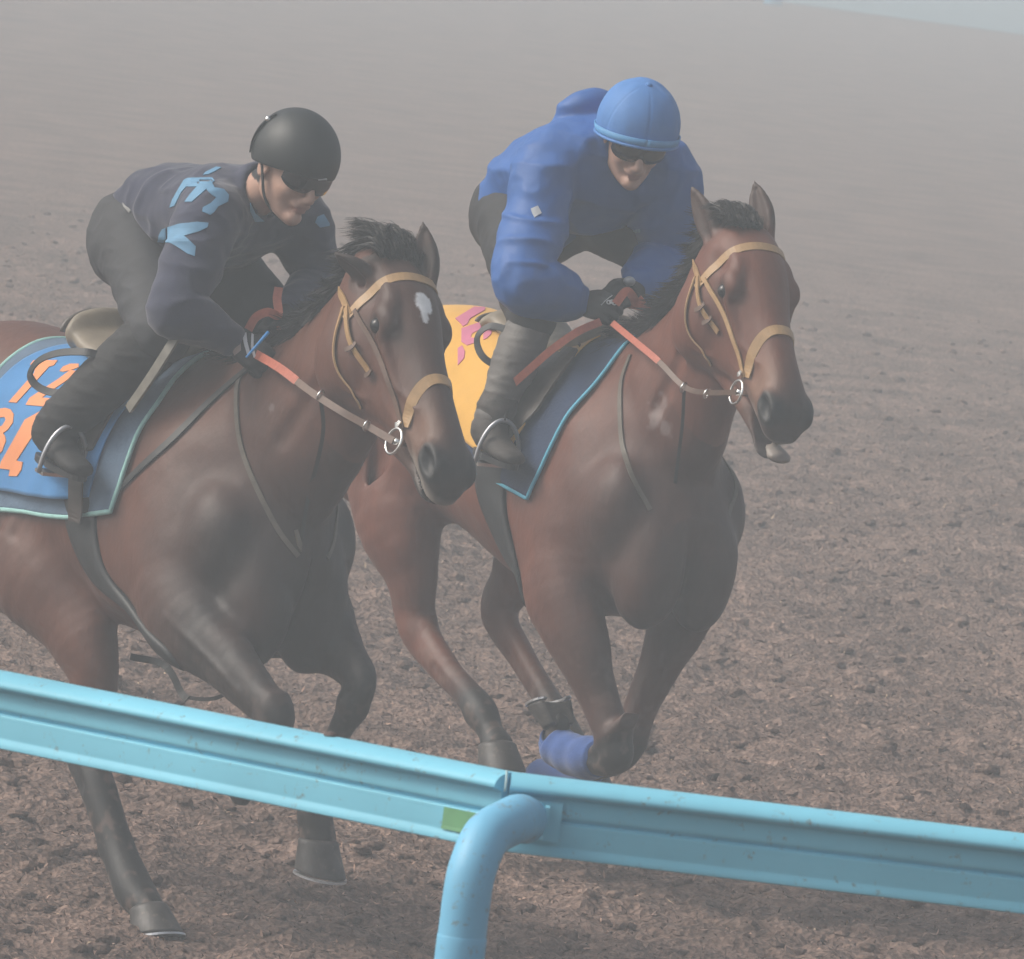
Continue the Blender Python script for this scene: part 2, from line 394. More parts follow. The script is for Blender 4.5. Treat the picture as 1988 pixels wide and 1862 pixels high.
def clods(n):
    yy = 17.5 + 45 * RNG.random(n) ** 1.4; xx = (RNG.random(n) - .5) * (1.2 + yy * .125); sz = .008 + .026 * RNG.random(n) ** 2.5
    t_ = (1 + 5 ** .5) / 2; ico = np.array([(-1, t_, 0), (1, t_, 0), (-1, -t_, 0), (1, -t_, 0), (0, -1, t_), (0, 1, t_), (0, -1, -t_), (0, 1, -t_), (t_, 0, -1), (t_, 0, 1), (-t_, 0, -1), (-t_, 0, 1)]) / 1.9
    fi = np.array([(0, 11, 5), (0, 5, 1), (0, 1, 7), (0, 7, 10), (0, 10, 11), (1, 5, 9), (5, 11, 4), (11, 10, 2), (10, 7, 6), (7, 1, 8), (3, 9, 4), (3, 4, 2), (3, 2, 6), (3, 6, 8), (3, 8, 9), (4, 9, 5), (2, 4, 11), (6, 2, 10), (8, 6, 7), (9, 8, 1)])
    v = ico[None] * sz[:, None, None] * RNG.uniform(.55, 1.35, (n, 12, 1)) * np.array([1.3, 1.1, .62]) + np.stack([xx, yy, gheight(xx, yy) + sz * .15], 1)[:, None]
    return v.reshape(-1, 3), (fi[None] + 12 * np.arange(n)[:, None, None]).reshape(-1, 3)
v, f = clods(9000); co = mesh_obj('clods', v, f, M_ground, smooth=False); tag(co, 'small brown clods kicked up over the woodchip track', 'clods', kind='stuff')
# beyond the far side of the bend: pale blue apron and the foot of the outer rail's post
M_apron = mat('pale_blue_apron', (.17, .27, .31), .8, noise=.08, nscale=.2)
a0 = onz(1500, 4, 0); a1 = onz(1988, 70, 0); dr = unit(a1 - a0); p0 = a0 - dr * 60; p1 = a1 + dr * 80
mesh_obj('path', [p0 + V(0, 0, .02), p1 + V(0, 0, .02), p1 + V(0, 160, .02), p0 + V(0, 160, .02)], [(0, 1, 2, 3)], M_apron, smooth=False)
tag(bpy.data.objects['path'], 'pale blue apron beyond the far edge of the track', 'path', kind='structure')
M_rail = mat('rail_paint', (.20, .56, .72), .5, noise=.09, nscale=3, bump=.0006, bscale=25, spec=.25, dirt=.4)
M_rail2 = mat('post_paint', (.16, .47, .70), .5, noise=.10, nscale=5, bump=.0008, bscale=20, dirt=.8)
mb = MB(); fp = onz(1500, 10, 0)
mb.add(*tube([fp, fp + V(0, 0, .05), fp + V(0, 0, .3), fp + V(0, 0, 1.25)], [.15, .15, .13, .09], 16)); mb.build('outer_post', M_rail2)
tag(bpy.data.objects['outer_post'], 'far blue post of the outer rail at the track edge in the fog', 'post')

# ------------------------------------------------------------------ near rail
J = CAM + ray(990, 1502) * 18.0; zt = J[2]
pl = onz(0, 1305, zt); prt = onz(1988, 1622, zt)
PROF = [(-.034, -.006), (-.022, .0015), (-.004, .0015), (.012, -.002), (.025, -.009), (.0325, -.0185), (.031, -.0265), (.024, -.0285), (.0135, -.033), (.0120, -.040), (.0128, -.054), (.0120, -.066), (.0060, -.0715), (.0045, -.0750),
        (.0112, -.0775), (.0118, -.086), (.0120, -.098), (.0118, -.110), (.0114, -.1180), (.0122, -.1215), (.0152, -.1290), (.0160, -.1345), (.0145, -.1380), (.0000, -.139), (-.034, -.136)]
PROF0 = PROF
PROF = [tuple(q) for q in spline(np.array([(x_, z_, 0) for x_, z_ in PROF0]), 3)[:, :2]]
def rail_piece(a, b, name, lab):
    d = unit(b - a); out = unit(np.cross(d, V(0, 0, 1)))
    if out[1] > 0: out = -out
    n = len(PROF); k = 2 + int(np.linalg.norm(b - a) / .5); vs = []
    for i in range(k):
        c = a + (b - a) * i / (k - 1)
        vs += [c + out * q[0] * 1.15 + V(0, 0, q[1]) * 1.02 for q in PROF]
    fs = [(i * n + j, i * n + (j + 1) % n, (i + 1) * n + (j + 1) % n, (i + 1) * n + j) for i in range(k - 1) for j in range(n)] 
    fs += [tuple(k * n + j for j in range(n)), tuple((k + 1) * n + j for j in range(n))[::-1]]; vs += vs[:n] + vs[(k - 1) * n:k * n]
    bm = bmesh.new(); vv = [bm.verts.new(p) for p in vs]
    for f in fs: bm.faces.new([vv[i] for i in f]).smooth = len(f) == 4
    bmesh.ops.recalc_face_normals(bm, faces=bm.faces[:]); me = bpy.data.meshes.new(name); bm.to_mesh(me); bm.free()
    me.materials.append(M_rail); o = bpy.data.objects.new(name, me); COL.objects.link(o)
    if lab: tag(o, lab[0], lab[1])
    return o, out
dl = unit(J - pl); drr = unit(prt - J)
L0 = J - dl * 9.0; R1 = J + drr * 9.0
ol, outl = rail_piece(L0, J - dl * .003, 'running_rail', ('light blue metal running rail panel left of the bent post, with a green tape patch', 'rail'))
orr, outr = rail_piece(J + drr * .003, R1, 'running_rail', ('light blue metal running rail panel right of the bent post', 'rail'))
M_tape = mat('green_tape', (.13, .34, .16), .6, noise=.1, nscale=30)
def rail_pt(a, out, s_, q): return a + s_ + out * q[0] * 1.15 + V(0, 0, q[1]) * 1.02
tp = []; d0 = -dl
for dd in (.128, .05):
    for q in ((.0135, -.0795), (.0140, -.112), (.0150, -.119)): tp.append(rail_pt(J, outl, d0 * dd, q))
o = mesh_obj('tape', tp, [(0, 3, 4, 1), (1, 4, 5, 2)], M_tape, ol, smooth=False)
# sleeve seam over the joint
sp = [rail_pt(J, outr, drr * -.006, (q[0] * 1.06, q[1])) for q in PROF0[1:8]]; M_seam = mat('rail_sealant', (.35, .5, .52), .6)
mb = MB(); mb.add(*tube(sp, .0022, 6)); mb.build('seam', M_seam, ol)
# a dead leaf / clod on top of the left panel is dirt of the rail
M_dirt = mat('dirt', (.10, .07, .06), .9)
def blob(c, rx, ry, rz, seed=1, n=8):
    vs = []; fs = []
    for i in range(n + 1):
        for j in range(2 * n):
            t_ = math.pi * i / n; p_ = math.pi * j / n; s_ = 1 + .35 * (vnoise(V(i * .9 + seed, j * .6, seed * 3.3)) - .5)
            vs.append(c + V(rx * math.sin(t_) * math.cos(p_), ry * math.sin(t_) * math.sin(p_), rz * math.cos(t_)) * s_)
    for i in range(n):
        for j in range(2 * n): fs.append((i * 2 * n + j, i * 2 * n + (j + 1) % (2 * n), (i + 1) * 2 * n + (j + 1) % (2 * n), (i + 1) * 2 * n + j))
    return np.array(vs), fs
mb = MB(); mb.add(*blob(onz(642, 1427, zt + .004), .012, .012, .006, 2)); o = mb.build('mud_clod', M_dirt); tag(o, 'tiny brown mud clod stuck on top of the blue rail', 'mud clod')

# bent posts
def post(Jp, dirv, name, lab, group='bent blue posts carrying the running rail'):
    o = bpy.data.objects.new(name, None); COL.objects.link(o)
    side = drr; toward = -unit(np.cross(drr, V(0, 0, 1))); 
    if toward[1] > 0: toward = -toward            # towards the camera
    c = lambda a, b, z: side * (a - .018 * (b > .2)) + toward * b + V(0, 0, z)
    # path relative to the rail's top at the joint
    pth = [c(-.04, .30, -zt), c(-.04, .30, -.50), c(-.04, .30, -.32), c(-.04, .30, -.19), c(-.033, .285, -.135), c(-.015, .245, -.090), c(.006, .185, -.068), c(.022, .12, -.066), c(.034, .055, -.075)]
    pth[0] = pth[0] - V(0, 0, .3)
    P = spline(pth, 6); o.location = Jp + c(-.04, .30, -zt); rel = -c(-.04, .30, -zt)
    mb = MB(); mb.add(*tube(P + rel, .0435, 28)); mb.build('post_pipe', M_rail2, o)
    mb = MB(); q = c(-.04, .30, -.268) + rel; mb.add(*tube([q - V(0, 0, z_) for z_ in (.9, .6, .3, .1, .02, .004, .002, 0)], [.0448] * 6 + [.0444, .0436], 28, cap=False)); s_ = mb.build('sleeve', M_rail2, o)
    mb = MB(); e_ = c(.052, .045, -.0765) + rel                      # clamp plate and bolt beside the pipe mouth
    def bx(cc, hx, hy, hz):
        v = [cc + side * a * hx + toward * b * hy + V(0, 0, d_) * hz for a in (-1, 1) for b in (-1, 1) for d_ in (-1, 1)]
        return v, [(0, 1, 3, 2), (4, 6, 7, 5), (0, 4, 5, 1), (2, 3, 7, 6), (0, 2, 6, 4), (1, 5, 7, 3)]
    mb.add(*bx(e_ + side * .022, .004, .030, .031)); mb.add(*bx(e_ + side * .0 - toward * .022, .05, .004, .036)); mb.build('bracket', M_rail, o, smooth=False)
    mb = MB(); mb.add(*tube([e_ + toward * .012 + side * .002, e_ + toward * .03 + side * .002], [.012, .010], 8)); mb.build('bolt', M_bolt, o); mb = MB(); mb.add(*tube([c(-.015, .05, -.135) + rel, c(-.015, .085, -.14) + rel], [.010, .008], 8)); mb.build('bolt', M_bolt, o)
    tag(o, lab, 'rail post', group); return o
M_bolt = mat('rusty_bolt', (.34, .34, .24), .6, metal=.3, noise=.3, nscale=80)
post(J, drr, 'rail_post', 'blue bent pipe post bolted to the running rail at the joint')
M_wear = mat('bare_metal_scuff', (.42, .42, .34), .7, noise=.3, nscale=90)

# haze
M_haze = bpy.data.materials.new('haze'); M_haze.use_nodes = True; t_ = M_haze.node_tree; t_.nodes.clear()
pv = t_.nodes.new('ShaderNodeVolumePrincipled'); pv.inputs['Color'].default_value = (.86, .95, 1.0, 1); pv.inputs['Density'].default_value = HAZE_D; pv.inputs['Anisotropy'].default_value = 0.1
mo = t_.nodes.new('ShaderNodeOutputMaterial'); t_.links.new(pv.outputs[0], mo.inputs['Volume'])
hb = [(x, y, z) for x in (-690, 690) for y in (-690, 690) for z in (-1.2, 3.4)]
o = mesh_obj('haze', hb, [(0, 1, 3, 2), (4, 6, 7, 5), (0, 4, 5, 1), (2, 3, 7, 6), (0, 2, 6, 4), (1, 5, 7, 3)], M_haze, smooth=False)
tag(o, 'pale morning fog lying over the whole track', 'fog', kind='stuff')
# ================================================================== HORSES
def headframe(P, T, yaw_dir, ups):
    # P poll point, T muzzle end: axis; front normal from ups hint; side = right
    a = unit(np.array(T) - np.array(P)); n_ = unit(yaw_dir - a * (yaw_dir @ a)); s_ = np.cross(n_, a)
    return a, n_, s_      # axis, front(outward of the forehead), side

HEADTAB = [  # s, top, bottom, half width, pear
    (-.045, -.045, -.10, .030, 0), (0, -.004, -.15, .056, -.08), (.05, .016, -.205, .076, -.06), (.10, .026, -.250, .087, .0), (.155, .030, -.282, .091, .05), (.205, .028, -.290, .088, .10),
    (.26, .021, -.270, .077, .10), (.32, .012, -.215, .063, .12), (.38, .006, -.172, .054, .10), (.44, .001, -.145, .048, .06), (.50, -.003, -.128, .046, .0), (.55, -.008, -.118, .048, -.05),
    (.59, -.016, -.112, .049, -.05), (.622, -.034, -.108, .043, 0), (.645, -.060, -.100, .028, 0)]
def build_horse(fr, S):
    """S: the pose in the frame (x forward, y left, z up)"""
    h = .0065
    F_ = Field((-1.75, -.50, -.02), (1.25, .50, 2.12), h)
    wx, wz = S['withers']
    # trunk
    sc_ = S.get('len', 1.0)
    tab = [(x * sc_ + wx, t_ + wz, b_ + wz, w_, pe) for x, t_, b_, w_, pe in [
        (-1.34, -.20, -.36, .05, 0), (-1.28, -.14, -.46, .14, 0), (-1.15, -.065, -.56, .225, 0), (-.98, -.015, -.60, .265, .05), (-.82, .0, -.60, .275, .08), (-.66, -.02, -.60, .262, .06), (-.48, -.055, -.63, .262, .02),
        (-.30, -.07, -.68, .275, .02), (-.12, -.035, -.72, .262, .10), (.0, .0, -.745, .238, .20), (.13, -.03, -.75, .228, .22), (.26, -.11, -.735, .215, .15), (.37, -.23, -.68, .190, .05), (.46, -.34, -.60, .13, 0), (.50, -.42, -.52, .07, 0)]]
    F_.loft((0, 0, 0), [(1, 0, 0), (0, 0, 1), (0, 1, 0)], tab, k=.02, pw=2.15)
    for s_ in (-1, 1):            # shoulder, triceps, breast, haunch
        F_.ell((wx + .15, s_ * .150, wz - .40), (.13, .085, .25), [(.9, 0, .42), (0, 1, 0), (-.42, 0, .9)], k=.06)
        F_.ell((wx - .0, s_ * .185, wz - .50), (.17, .075, .15), k=.05)
        F_.ell((wx + .40, s_ * .085, wz - .57), (.11, .095, .18), k=.035)
        F_.ell((wx + .32, s_ * .165, wz - .42), (.10, .075, .13), k=.05)
        F_.ell((wx - 1.0 * sc_, s_ * .155, wz - .30), (.25, .125, .27), k=.06)
        F_.ell((wx - 1.18 * sc_, s_ * .12, wz - .36), (.13, .10, .24), k=.05)
    # neck
    F_.chain(S['neck'], side=(0, 1, 0), k=.07, n=5)
    for e in S.get('neckm', []): F_.chain(e, side=(0, 1, 0), k=.04)
    # head
    P, T = S['poll'], S['muzzle']; a, n_, sd_ = headframe(P, T, S['face'], None)
    hs = S.get('hscale', 1.0)
    Ls = np.linalg.norm(T - P) / .62 if 'hfit' in S else hs
    tabh = [(s_ * Ls, t_ * hs, b_ * hs, w_ * hs, pe) for s_, t_, b_, w_, pe in HEADTAB]
    H = lambda s_, v_, w_: P + a * s_ * Ls + n_ * v_ * hs + sd_ * w_ * hs
    F_.loft(P, [a, n_, sd_], tabh, k=.025, pw=2.5)
    for q in (-1, 1):
        F_.ell(H(.185, -.165, q * .062), (.095 * Ls, .088 * hs, .042 * hs), [a, n_, sd_], k=.03)              # cheek
        F_.chain([(*H(.215, -.040, q * .086), .012, .012), (*H(.29, -.058, q * .066), .010, .010), (*H(.36, -.070, q * .052), .007, .007)], side=sd_, k=.022)   # facial crest
        F_.ell(H(.204, -.024, q * .074), (.042 * Ls, .033, .024), [a, n_, sd_], k=.02)                     # orbit
        F_.ell(H(.160, -.008, q * .060), (.042 * Ls, .024, .018), [a, n_, sd_], k=.02)                     # brow ridge
        F_.ell(H(.212, -.044, q * .093), (.024, .017, .014), [a, n_, sd_], k=.010, op='sub')
        F_.ell(H(.120, -.036, q * .088), (.026, .020, .014), [a, n_, sd_], k=.03, op='sub')                # hollow above the eye
        F_.ell(H(.575, -.050, q * .044), (.050 * Ls, .034, .024), [a, n_, sd_], k=.02)                     # nostril wing
        F_.ell(H(.583, -.052, q * .066), (.041, .026, .032), [unit(a + n_ * .35), n_, sd_], k=.008, op='sub')
        F_.ell(H(.47, -.060, q * .060), (.085, .022, .014), [unit(a - n_ * .1), n_, sd_], k=.03, op='sub')
        # ears
        e0, e1, ew = S['ears'][0 if q > 0 else 1]; ed = unit(e1 - e0); L_ = np.linalg.norm(e1 - e0)
        fwd = unit(ew - ed * (ew @ ed)); esd = np.cross(ed, fwd)
        F_.chain([(*(e0 - ed * .03), .020, .020), (*e0, .024, .021), (*(e0 + ed * L_ * .28), .036, .022), (*(e0 + ed * L_ * .5), .037, .018), (*(e0 + ed * L_ * .75 + fwd * .003), .025, .012), (*(e0 + ed * L_ + fwd * .006), .004, .004)], side=esd, k=.015)
        F_.chain([(*(e0 + ed * L_ * .12 + fwd * .020), .011, .012), (*(e0 + ed * L_ * .4 + fwd * .023), .025, .016), (*(e0 + ed * L_ * .62 + fwd * .019), .020, .013), (*(e0 + ed * L_ * .84 + fwd * .012), .008, .007)], side=esd, k=.006, op='sub')
    jaw = S.get('jaw', 0.0)       # opening of the lower jaw
    F_.chain([(*H(.30, -.20, 0), .034 * hs, .030 * hs), (*H(.42, -.158 - jaw * .30, 0), .030 * hs, .029 * hs), (*H(.53 + jaw, -.128 - jaw * .45, 0), .028 * hs, .018 * hs), (*H(.60 + jaw, -.116 - jaw * .6, 0), .033 * hs, .021 * hs), (*H(.64 + jaw * 1.4, -.090 - jaw * .6, 0), .027 * hs, .013 * hs)], side=sd_, k=.012)
    # mouth slit
    F_.chain([(*H(.475, -.108 - jaw * .2, 0), .06, .003), (*H(.55, -.112 - jaw * .45, 0), .06, .004 + jaw * .33), (*H(.66, -.112 - jaw * .6, 0), .06, .005 + jaw * .42)], side=sd_, k=.006, op='sub')
    # limbs
    for li, lg in enumerate(S['legs']):
        F_.chain(lg, side=(0, 1, 0), k=.045, n=6)
        pt = [np.array(q[:3]) for q in lg]
        if li < 2:                # knee: squarer, with the pisiform bone behind; tendons behind the cannon
            kn = pt[4]; up_ = unit(pt[3] - kn); dn_ = unit(pt[5] - kn); fr__ = unit(kn - (pt[3] + pt[5]) / 2) if np.linalg.norm(kn - (pt[3] + pt[5]) / 2) > .04 else V(1, 0, 0)
            F_.ell(kn + up_ * .010, (.036, .043, .038), [fr__, (0, 1, 0), up_], k=.025); pass
            c0, c1, j = pt[5], pt[6], 7
        else:                     # hock: point of the heel bone and the tendon above it
            hk = pt[3]; up_ = unit(pt[2] - hk); bk = unit(hk - (pt[2] + pt[4]) / 2) if li != 9 else V(-1, 0, 0)
            F_.chain([(*(hk + bk * .015), .026, .028), (*(hk + bk * .050 + up_ * .055), .021, .022)], k=.025)
            F_.chain([(*(hk + bk * .050 + up_ * .06), .014, .014), (*(pt[2] + bk * .055), .022, .025)], k=.03)
            F_.ell(hk - bk * .01, (.042, .042, .050), [bk, (0, 1, 0), up_], k=.03)
            c0, c1, j = pt[4], pt[5], 6
        ft = pt[j]; a_ = unit(pt[j - 1] - ft); b_ = unit(pt[min(j + 1, len(pt) - 1)] - ft); bk_ = (a_ + b_); bk_ = -unit(bk_) if np.linalg.norm(bk_) > .1 else V(-1, 0, 0)
        if bk_[0] > .3 and li >= 2: bk_ = -bk_
        F_.ell(ft + bk_ * .012, (.034, .036, .036), [bk_, (0, 1, 0), a_], k=.02); F_.ell(ft + V(-.028, 0, -.012), (.020, .020, .024), k=.02)
        td = unit(c1 - c0)
        for q in (-1, 1): F_.chain([(*(c0 + V(-.012, q * (lg[5][3] + .004), 0)), .006, .006), (*(c1 + V(-.012, q * (lg[6][3] + .003), 0)), .005, .005)], k=.022, op='sub')
    for q in (-1, 1):             # veins and nerves standing out on the face and limbs
        F_.chain([(*H(.235, -.075, q * .070), .004, .004), (*H(.30, -.085, q * .062), .004, .004), (*H(.38, -.062, q * .053), .004, .004), (*H(.44, -.045, q * .046), .003, .003)], k=.012)
        F_.chain([(*H(.30, -.085, q * .060), .004, .004), (*H(.36, -.115, q * .052), .004, .004), (*H(.45, -.10, q * .046), .003, .003)], k=.012)
        F_.chain([(*H(.235, -.20, q * .086), .004, .004), (*H(.29, -.18, q * .072), .004, .004), (*H(.33, -.15, q * .058), .003, .003)], k=.012)
    for li in (0, 1):
        pt = [np.array(r_[:3]) for r_ in S['legs'][li]]; sg = -1 if li == 0 else 1
        F_.chain([(*(pt[1] + V(.06, sg * .070, -.02)), .005, .005), (*(pt[2] + V(.02, sg * .062, 0)), .005, .005), (*(pt[3] + V(-.01, sg * .046, 0)), .004, .004)], k=.014)
    # lines between the muscles
    for s_ in (-1, 1):
        F_.chain([(wx - .78, s_ * .262, wz - .40, .008, .03), (wx - .84, s_ * .235, wz - .58, .010, .03)], k=.06, op='sub')
        F_.chain([(wx - 1.06, s_ * .265, wz - .20, .008, .012), (wx - 1.12, s_ * .25, wz - .42, .008, .012)], k=.04, op='sub')
        for r_i in range(5): F_.chain([(wx - .36 - .07 * r_i, s_ * .282, wz - .30, .004, .007), (wx - .42 - .07 * r_i, s_ * .272, wz - .52, .004, .007)], k=.03, op='sub')
        F_.chain([(*(np.array(S['neck'][2][:3]) + [.04, s_ * (S['neck'][2][3] + .004), -.06]), .006, .012), (*(np.array(S['neck'][4][:3]) + [.02, s_ * (S['neck'][4][3] + .002), -.05]), .005, .012)], k=.035, op='sub')
    F_.chain([(wx + .515, 0, wz - .42, .008, .02), (wx + .50, 0, wz - .62, .008, .03)], k=.04, op='sub')
    if 'extra' in S:
        for c, rad, M in S['extra']: F_.ell(c, rad, M, k=.05)
    v, f = F_.mesh(); del F_
    v = relax(v, f, 2, .4)
    nn = vnorm(v, f)
    amp = np.clip((v[:, 2] - .4) / .3, 0, 1)
    hd = np.linalg.norm(v - (P + a * .3), axis=1); amp = amp * np.clip((hd - .3) / .2, .15, 1)
    v = v + nn * (((vnoise(v * [5, 9, 5]) - .5) * .018 + (vnoise(v * 16 + 5) - .5) * .006) * amp)[:, None]
    # coat colouring: bay with black points
    q = v - P; hs_ = q @ a / Ls; hv = (q @ n_) / hs; hw = (q @ sd_) / hs
    inhead = (hs_ > .0) & (hs_ < .72) & (hv > -.34) & (hv < .10) & (np.abs(hw) < .16)
    no = vnoise(v * 6)[:, None]; no2 = vnoise(v * 22)[:, None]
    brown = np.array(S['coat']) * (0.82 + .36 * no) * (.92 + .16 * no2)
    black = np.array([.012, .011, .011]); km = np.zeros(len(v))
    for lg, (t0, t1) in zip(S['legs'], S['black']):
        P_ = spline(np.array(lg)[:, :3], 5)
        tt = np.linspace(0, len(lg) - 1, len(P_)); best = np.full(len(v), 9.); bt = np.zeros(len(v))
        for i in range(len(P_)):
            dd = np.linalg.norm(v - P_[i], axis=1); mk = dd < best; best[mk] = dd[mk]; bt[mk] = tt[i]
        km = np.maximum(km, np.clip((bt - t0) / (t1 - t0), 0, 1) * (best < .13))
    mud_ = np.clip((.80 - v[:, 2]) / .5, 0, 1) * np.clip((vnoise(v * 33) * .6 + vnoise(v * 80) * .4 - .56) * 9, 0, 1) * .55
    mz = np.clip((hs_ - .44) / .14, 0, 1) * inhead * S.get('mzk', .8)
    km = np.maximum(km, mz)
    km = np.maximum(km, inhead * np.clip(1 - np.linalg.norm(np.stack([(hs_ - .205) * 1.0, (hv + .046) * 1.2, (np.abs(hw) - .09)], 1), axis=1) / .045, 0, .85))
    dk = S.get('dark', 0) * np.clip((hv + .07) / .05, 0, 1) * inhead * (hs_ > .02)
    km = np.maximum(km, dk)
    chest = S.get('chest', .35) * np.clip((v[:, 0] - wx - .08) / .3, 0, 1) * np.clip((wz - .05 - v[:, 2]) / .3, 0, 1) * (~inhead)
    km = np.maximum(km, chest * (.6 + .8 * no[:, 0]).clip(0, 1))
    c = brown * (1 - km[:, None]) + black * km[:, None]
    tan = np.clip((hs_ - .38) / .1, 0, 1) * np.clip((.57 - hs_) / .06, 0, 1) * np.clip(1 - np.abs(np.abs(hw) - .045) / .03, 0, 1) * inhead * S.get('tan', .5)
    c = c * (1 - tan[:, None]) + np.array([.30, .17, .11]) * tan[:, None]
    if jaw:
        ch = inhead * np.clip((hs_ - .60) / .03, 0, 1) * np.clip((-.085 - hv) / .02, 0, 1) * .35 * (vnoise(v * 40) > .35); c = c * (1 - ch[:, None]) + np.array([.33, .29, .27]) * ch[:, None]
    for e0, e1, _ in S['ears']:
        ed_ = unit(e1 - e0); t__ = (v - e0) @ ed_; dd = np.linalg.norm(v - e0 - t__[:, None] * ed_, axis=1); e = (dd < .055) * np.clip(t__ / .05, 0, 1) * .75; c = c * (1 - e[:, None]) + np.array([.02, .016, .014]) * e[:, None]
    lip = inhead * np.clip((hs_ - .50) / .03, 0, 1) * np.clip(1 - np.abs(hv + .100 + jaw * .3) / .022, 0, 1) * .75
    c = c * (1 - lip[:, None]) + np.array([.34, .30, .26]) * lip[:, None]
    nos = inhead * np.clip(1.25 - np.linalg.norm(np.stack([(hs_ - .583) / .043, (hv + .052) / .030], 1), axis=1), 0, 1) * (np.abs(hw) < .06)
    nos = np.clip(nos * 3.5, 0, 1); c = c * (1 - nos[:, None]) + black * .5 * nos[:, None]
    c = c * (1 - mud_[:, None]) + np.array([.16, .11, .088]) * mud_[:, None]
    for (fx, fy, fr_x) in S.get('foam', []):
        hp = S['fr'].px(fx, fy, .15); dd = np.hypot(v[:, 0] - hp[0], (v[:, 2] - hp[2]) * .6) / fr_x; e = np.clip((1 - dd + (vnoise(v * 60) - .5) * 1.6) * 2.2, 0, 1) * (v[:, 1] < 0) * .17
        c = c * (1 - e[:, None]) + np.array([.50, .50, .50]) * e[:, None]
    if 'star' in S:
        for (s0, v0, w0, rs, rw, p_) in S['star']:
            dd = np.sqrt(((hs_ - s0) / rs) ** 2 + ((hw - w0) / rw) ** 2); e = np.clip((1.15 - dd + (vnoise(v * 110) - .5) * .35) * 6, 0, 1) * inhead * (hv > -.03) * p_
            c = c * (1 - e[:, None]) + np.array([.70, .72, .74]) * e[:, None]
    return v, f, c, dict(P=P, a=a, n=n_, s=sd_, H=H, hs=hs, Ls=Ls)

M_coat = mat('horse_coat', rough=.55, attr=True, bump=.0016, bscale=60, spec=.42, sheen=.04, stretch=(1, 1, .45), detail=8, noise=.10, nscale=42)
M_hoof = mat('hoof_horn', (.050, .045, .042), .5, noise=.4, nscale=26, dirt=.9, bump=.001, bscale=80)
M_shoe = mat('shoe_metal', (.55, .56, .58), .35, metal=.8)
M_hair = mat('mane_hair', (.012, .010, .010), .5, spec=.4)
M_hairb = mat('mane_hair_brown', (.09, .05, .035), .5, spec=.4)
M_eye = mat('horse_eye', (.008, .006, .005), .25, spec=.5)
M_strapL = mat('tan_leather', (.40, .25, .115), .45, noise=.12, nscale=60, bump=.0005, bscale=200)
M_strapB = mat('brown_leather', (.11, .060, .038), .5, noise=.2, nscale=50)
M_rein = mat('red_rubber_rein', (.42, .115, .07), .55, noise=.12, nscale=80, bump=.0008, bscale=300)
M_metal = mat('bit_metal', (.78, .78, .76), .18, metal=1)
M_blackl = mat('black_leather', (.014, .014, .015), .5, noise=.2, nscale=40, bump=.0006, bscale=120)
M_martL = mat('dull_strap', (.10, .085, .065), .6, noise=.2, nscale=40)

def hoof(parent, base, c0, axis, toe, r0=.047, r1=.066, L=.085, shoe=True, tilt=.28):
    axis = unit(axis); toe = unit(toe - axis * (toe @ axis)); sd_ = np.cross(axis, toe)
    mb = MB(); n = 28; rings = []
    for t_, rr in ((-.12, .80), (-.04, .98), (.0, 1.02), (.12, 1.0), (.5, 1.0), (.92, 1.0), (1.0, .985), (1.0, .80), (.93, .6), (.90, .2)):
        for k in range(n):
            an = 2 * math.pi * k / n; fx = math.cos(an); sy = math.sin(an); tt = min(max(t_, 0), 1)
            rad = (r0 + (r1 - r0) * tt) * rr
            fx2 = fx if fx > -.55 else -.55 - (fx + .55) * .25      # flat heel
            hgt = t_ * L * (1 - .26 * (1 - fx) / 2 * (1 if t_ > .3 else .2))
            rings.append(c0 + axis * hgt + toe * (rad * fx2 * 1.02 + tilt * hgt) + sd_ * rad * .94 * sy)
    fs = [(i * n + k, i * n + (k + 1) % n, (i + 1) * n + (k + 1) % n, (i + 1) * n + k) for i in range(9) for k in range(n)] + [tuple(range(n))[::-1], tuple(9 * n + k for k in range(n))]
    vv = np.array(rings); mb.add(vv, fs); o = mb.build('hoof', M_hoof, parent, base)
    if shoe:
        ring = vv[6 * n:7 * n]; path = [ring[k % n] + axis * .004 + (c0 + axis * L + toe * tilt * L - ring[k % n]) * .09 for k in list(range(-11, 12))]
        mb = MB(); mb.add(*ribbon(np.array(path), np.array([axis] * len(path)), .019, .006)); mb.build('horseshoe', M_shoe, o, None, smooth=False)
        sh = bpy.data.objects[[q.name for q in bpy.data.objects if q.name.startswith('horseshoe')][-1]]
        sh.data.transform(Matrix.Translation(Vector(-base)))
    return o

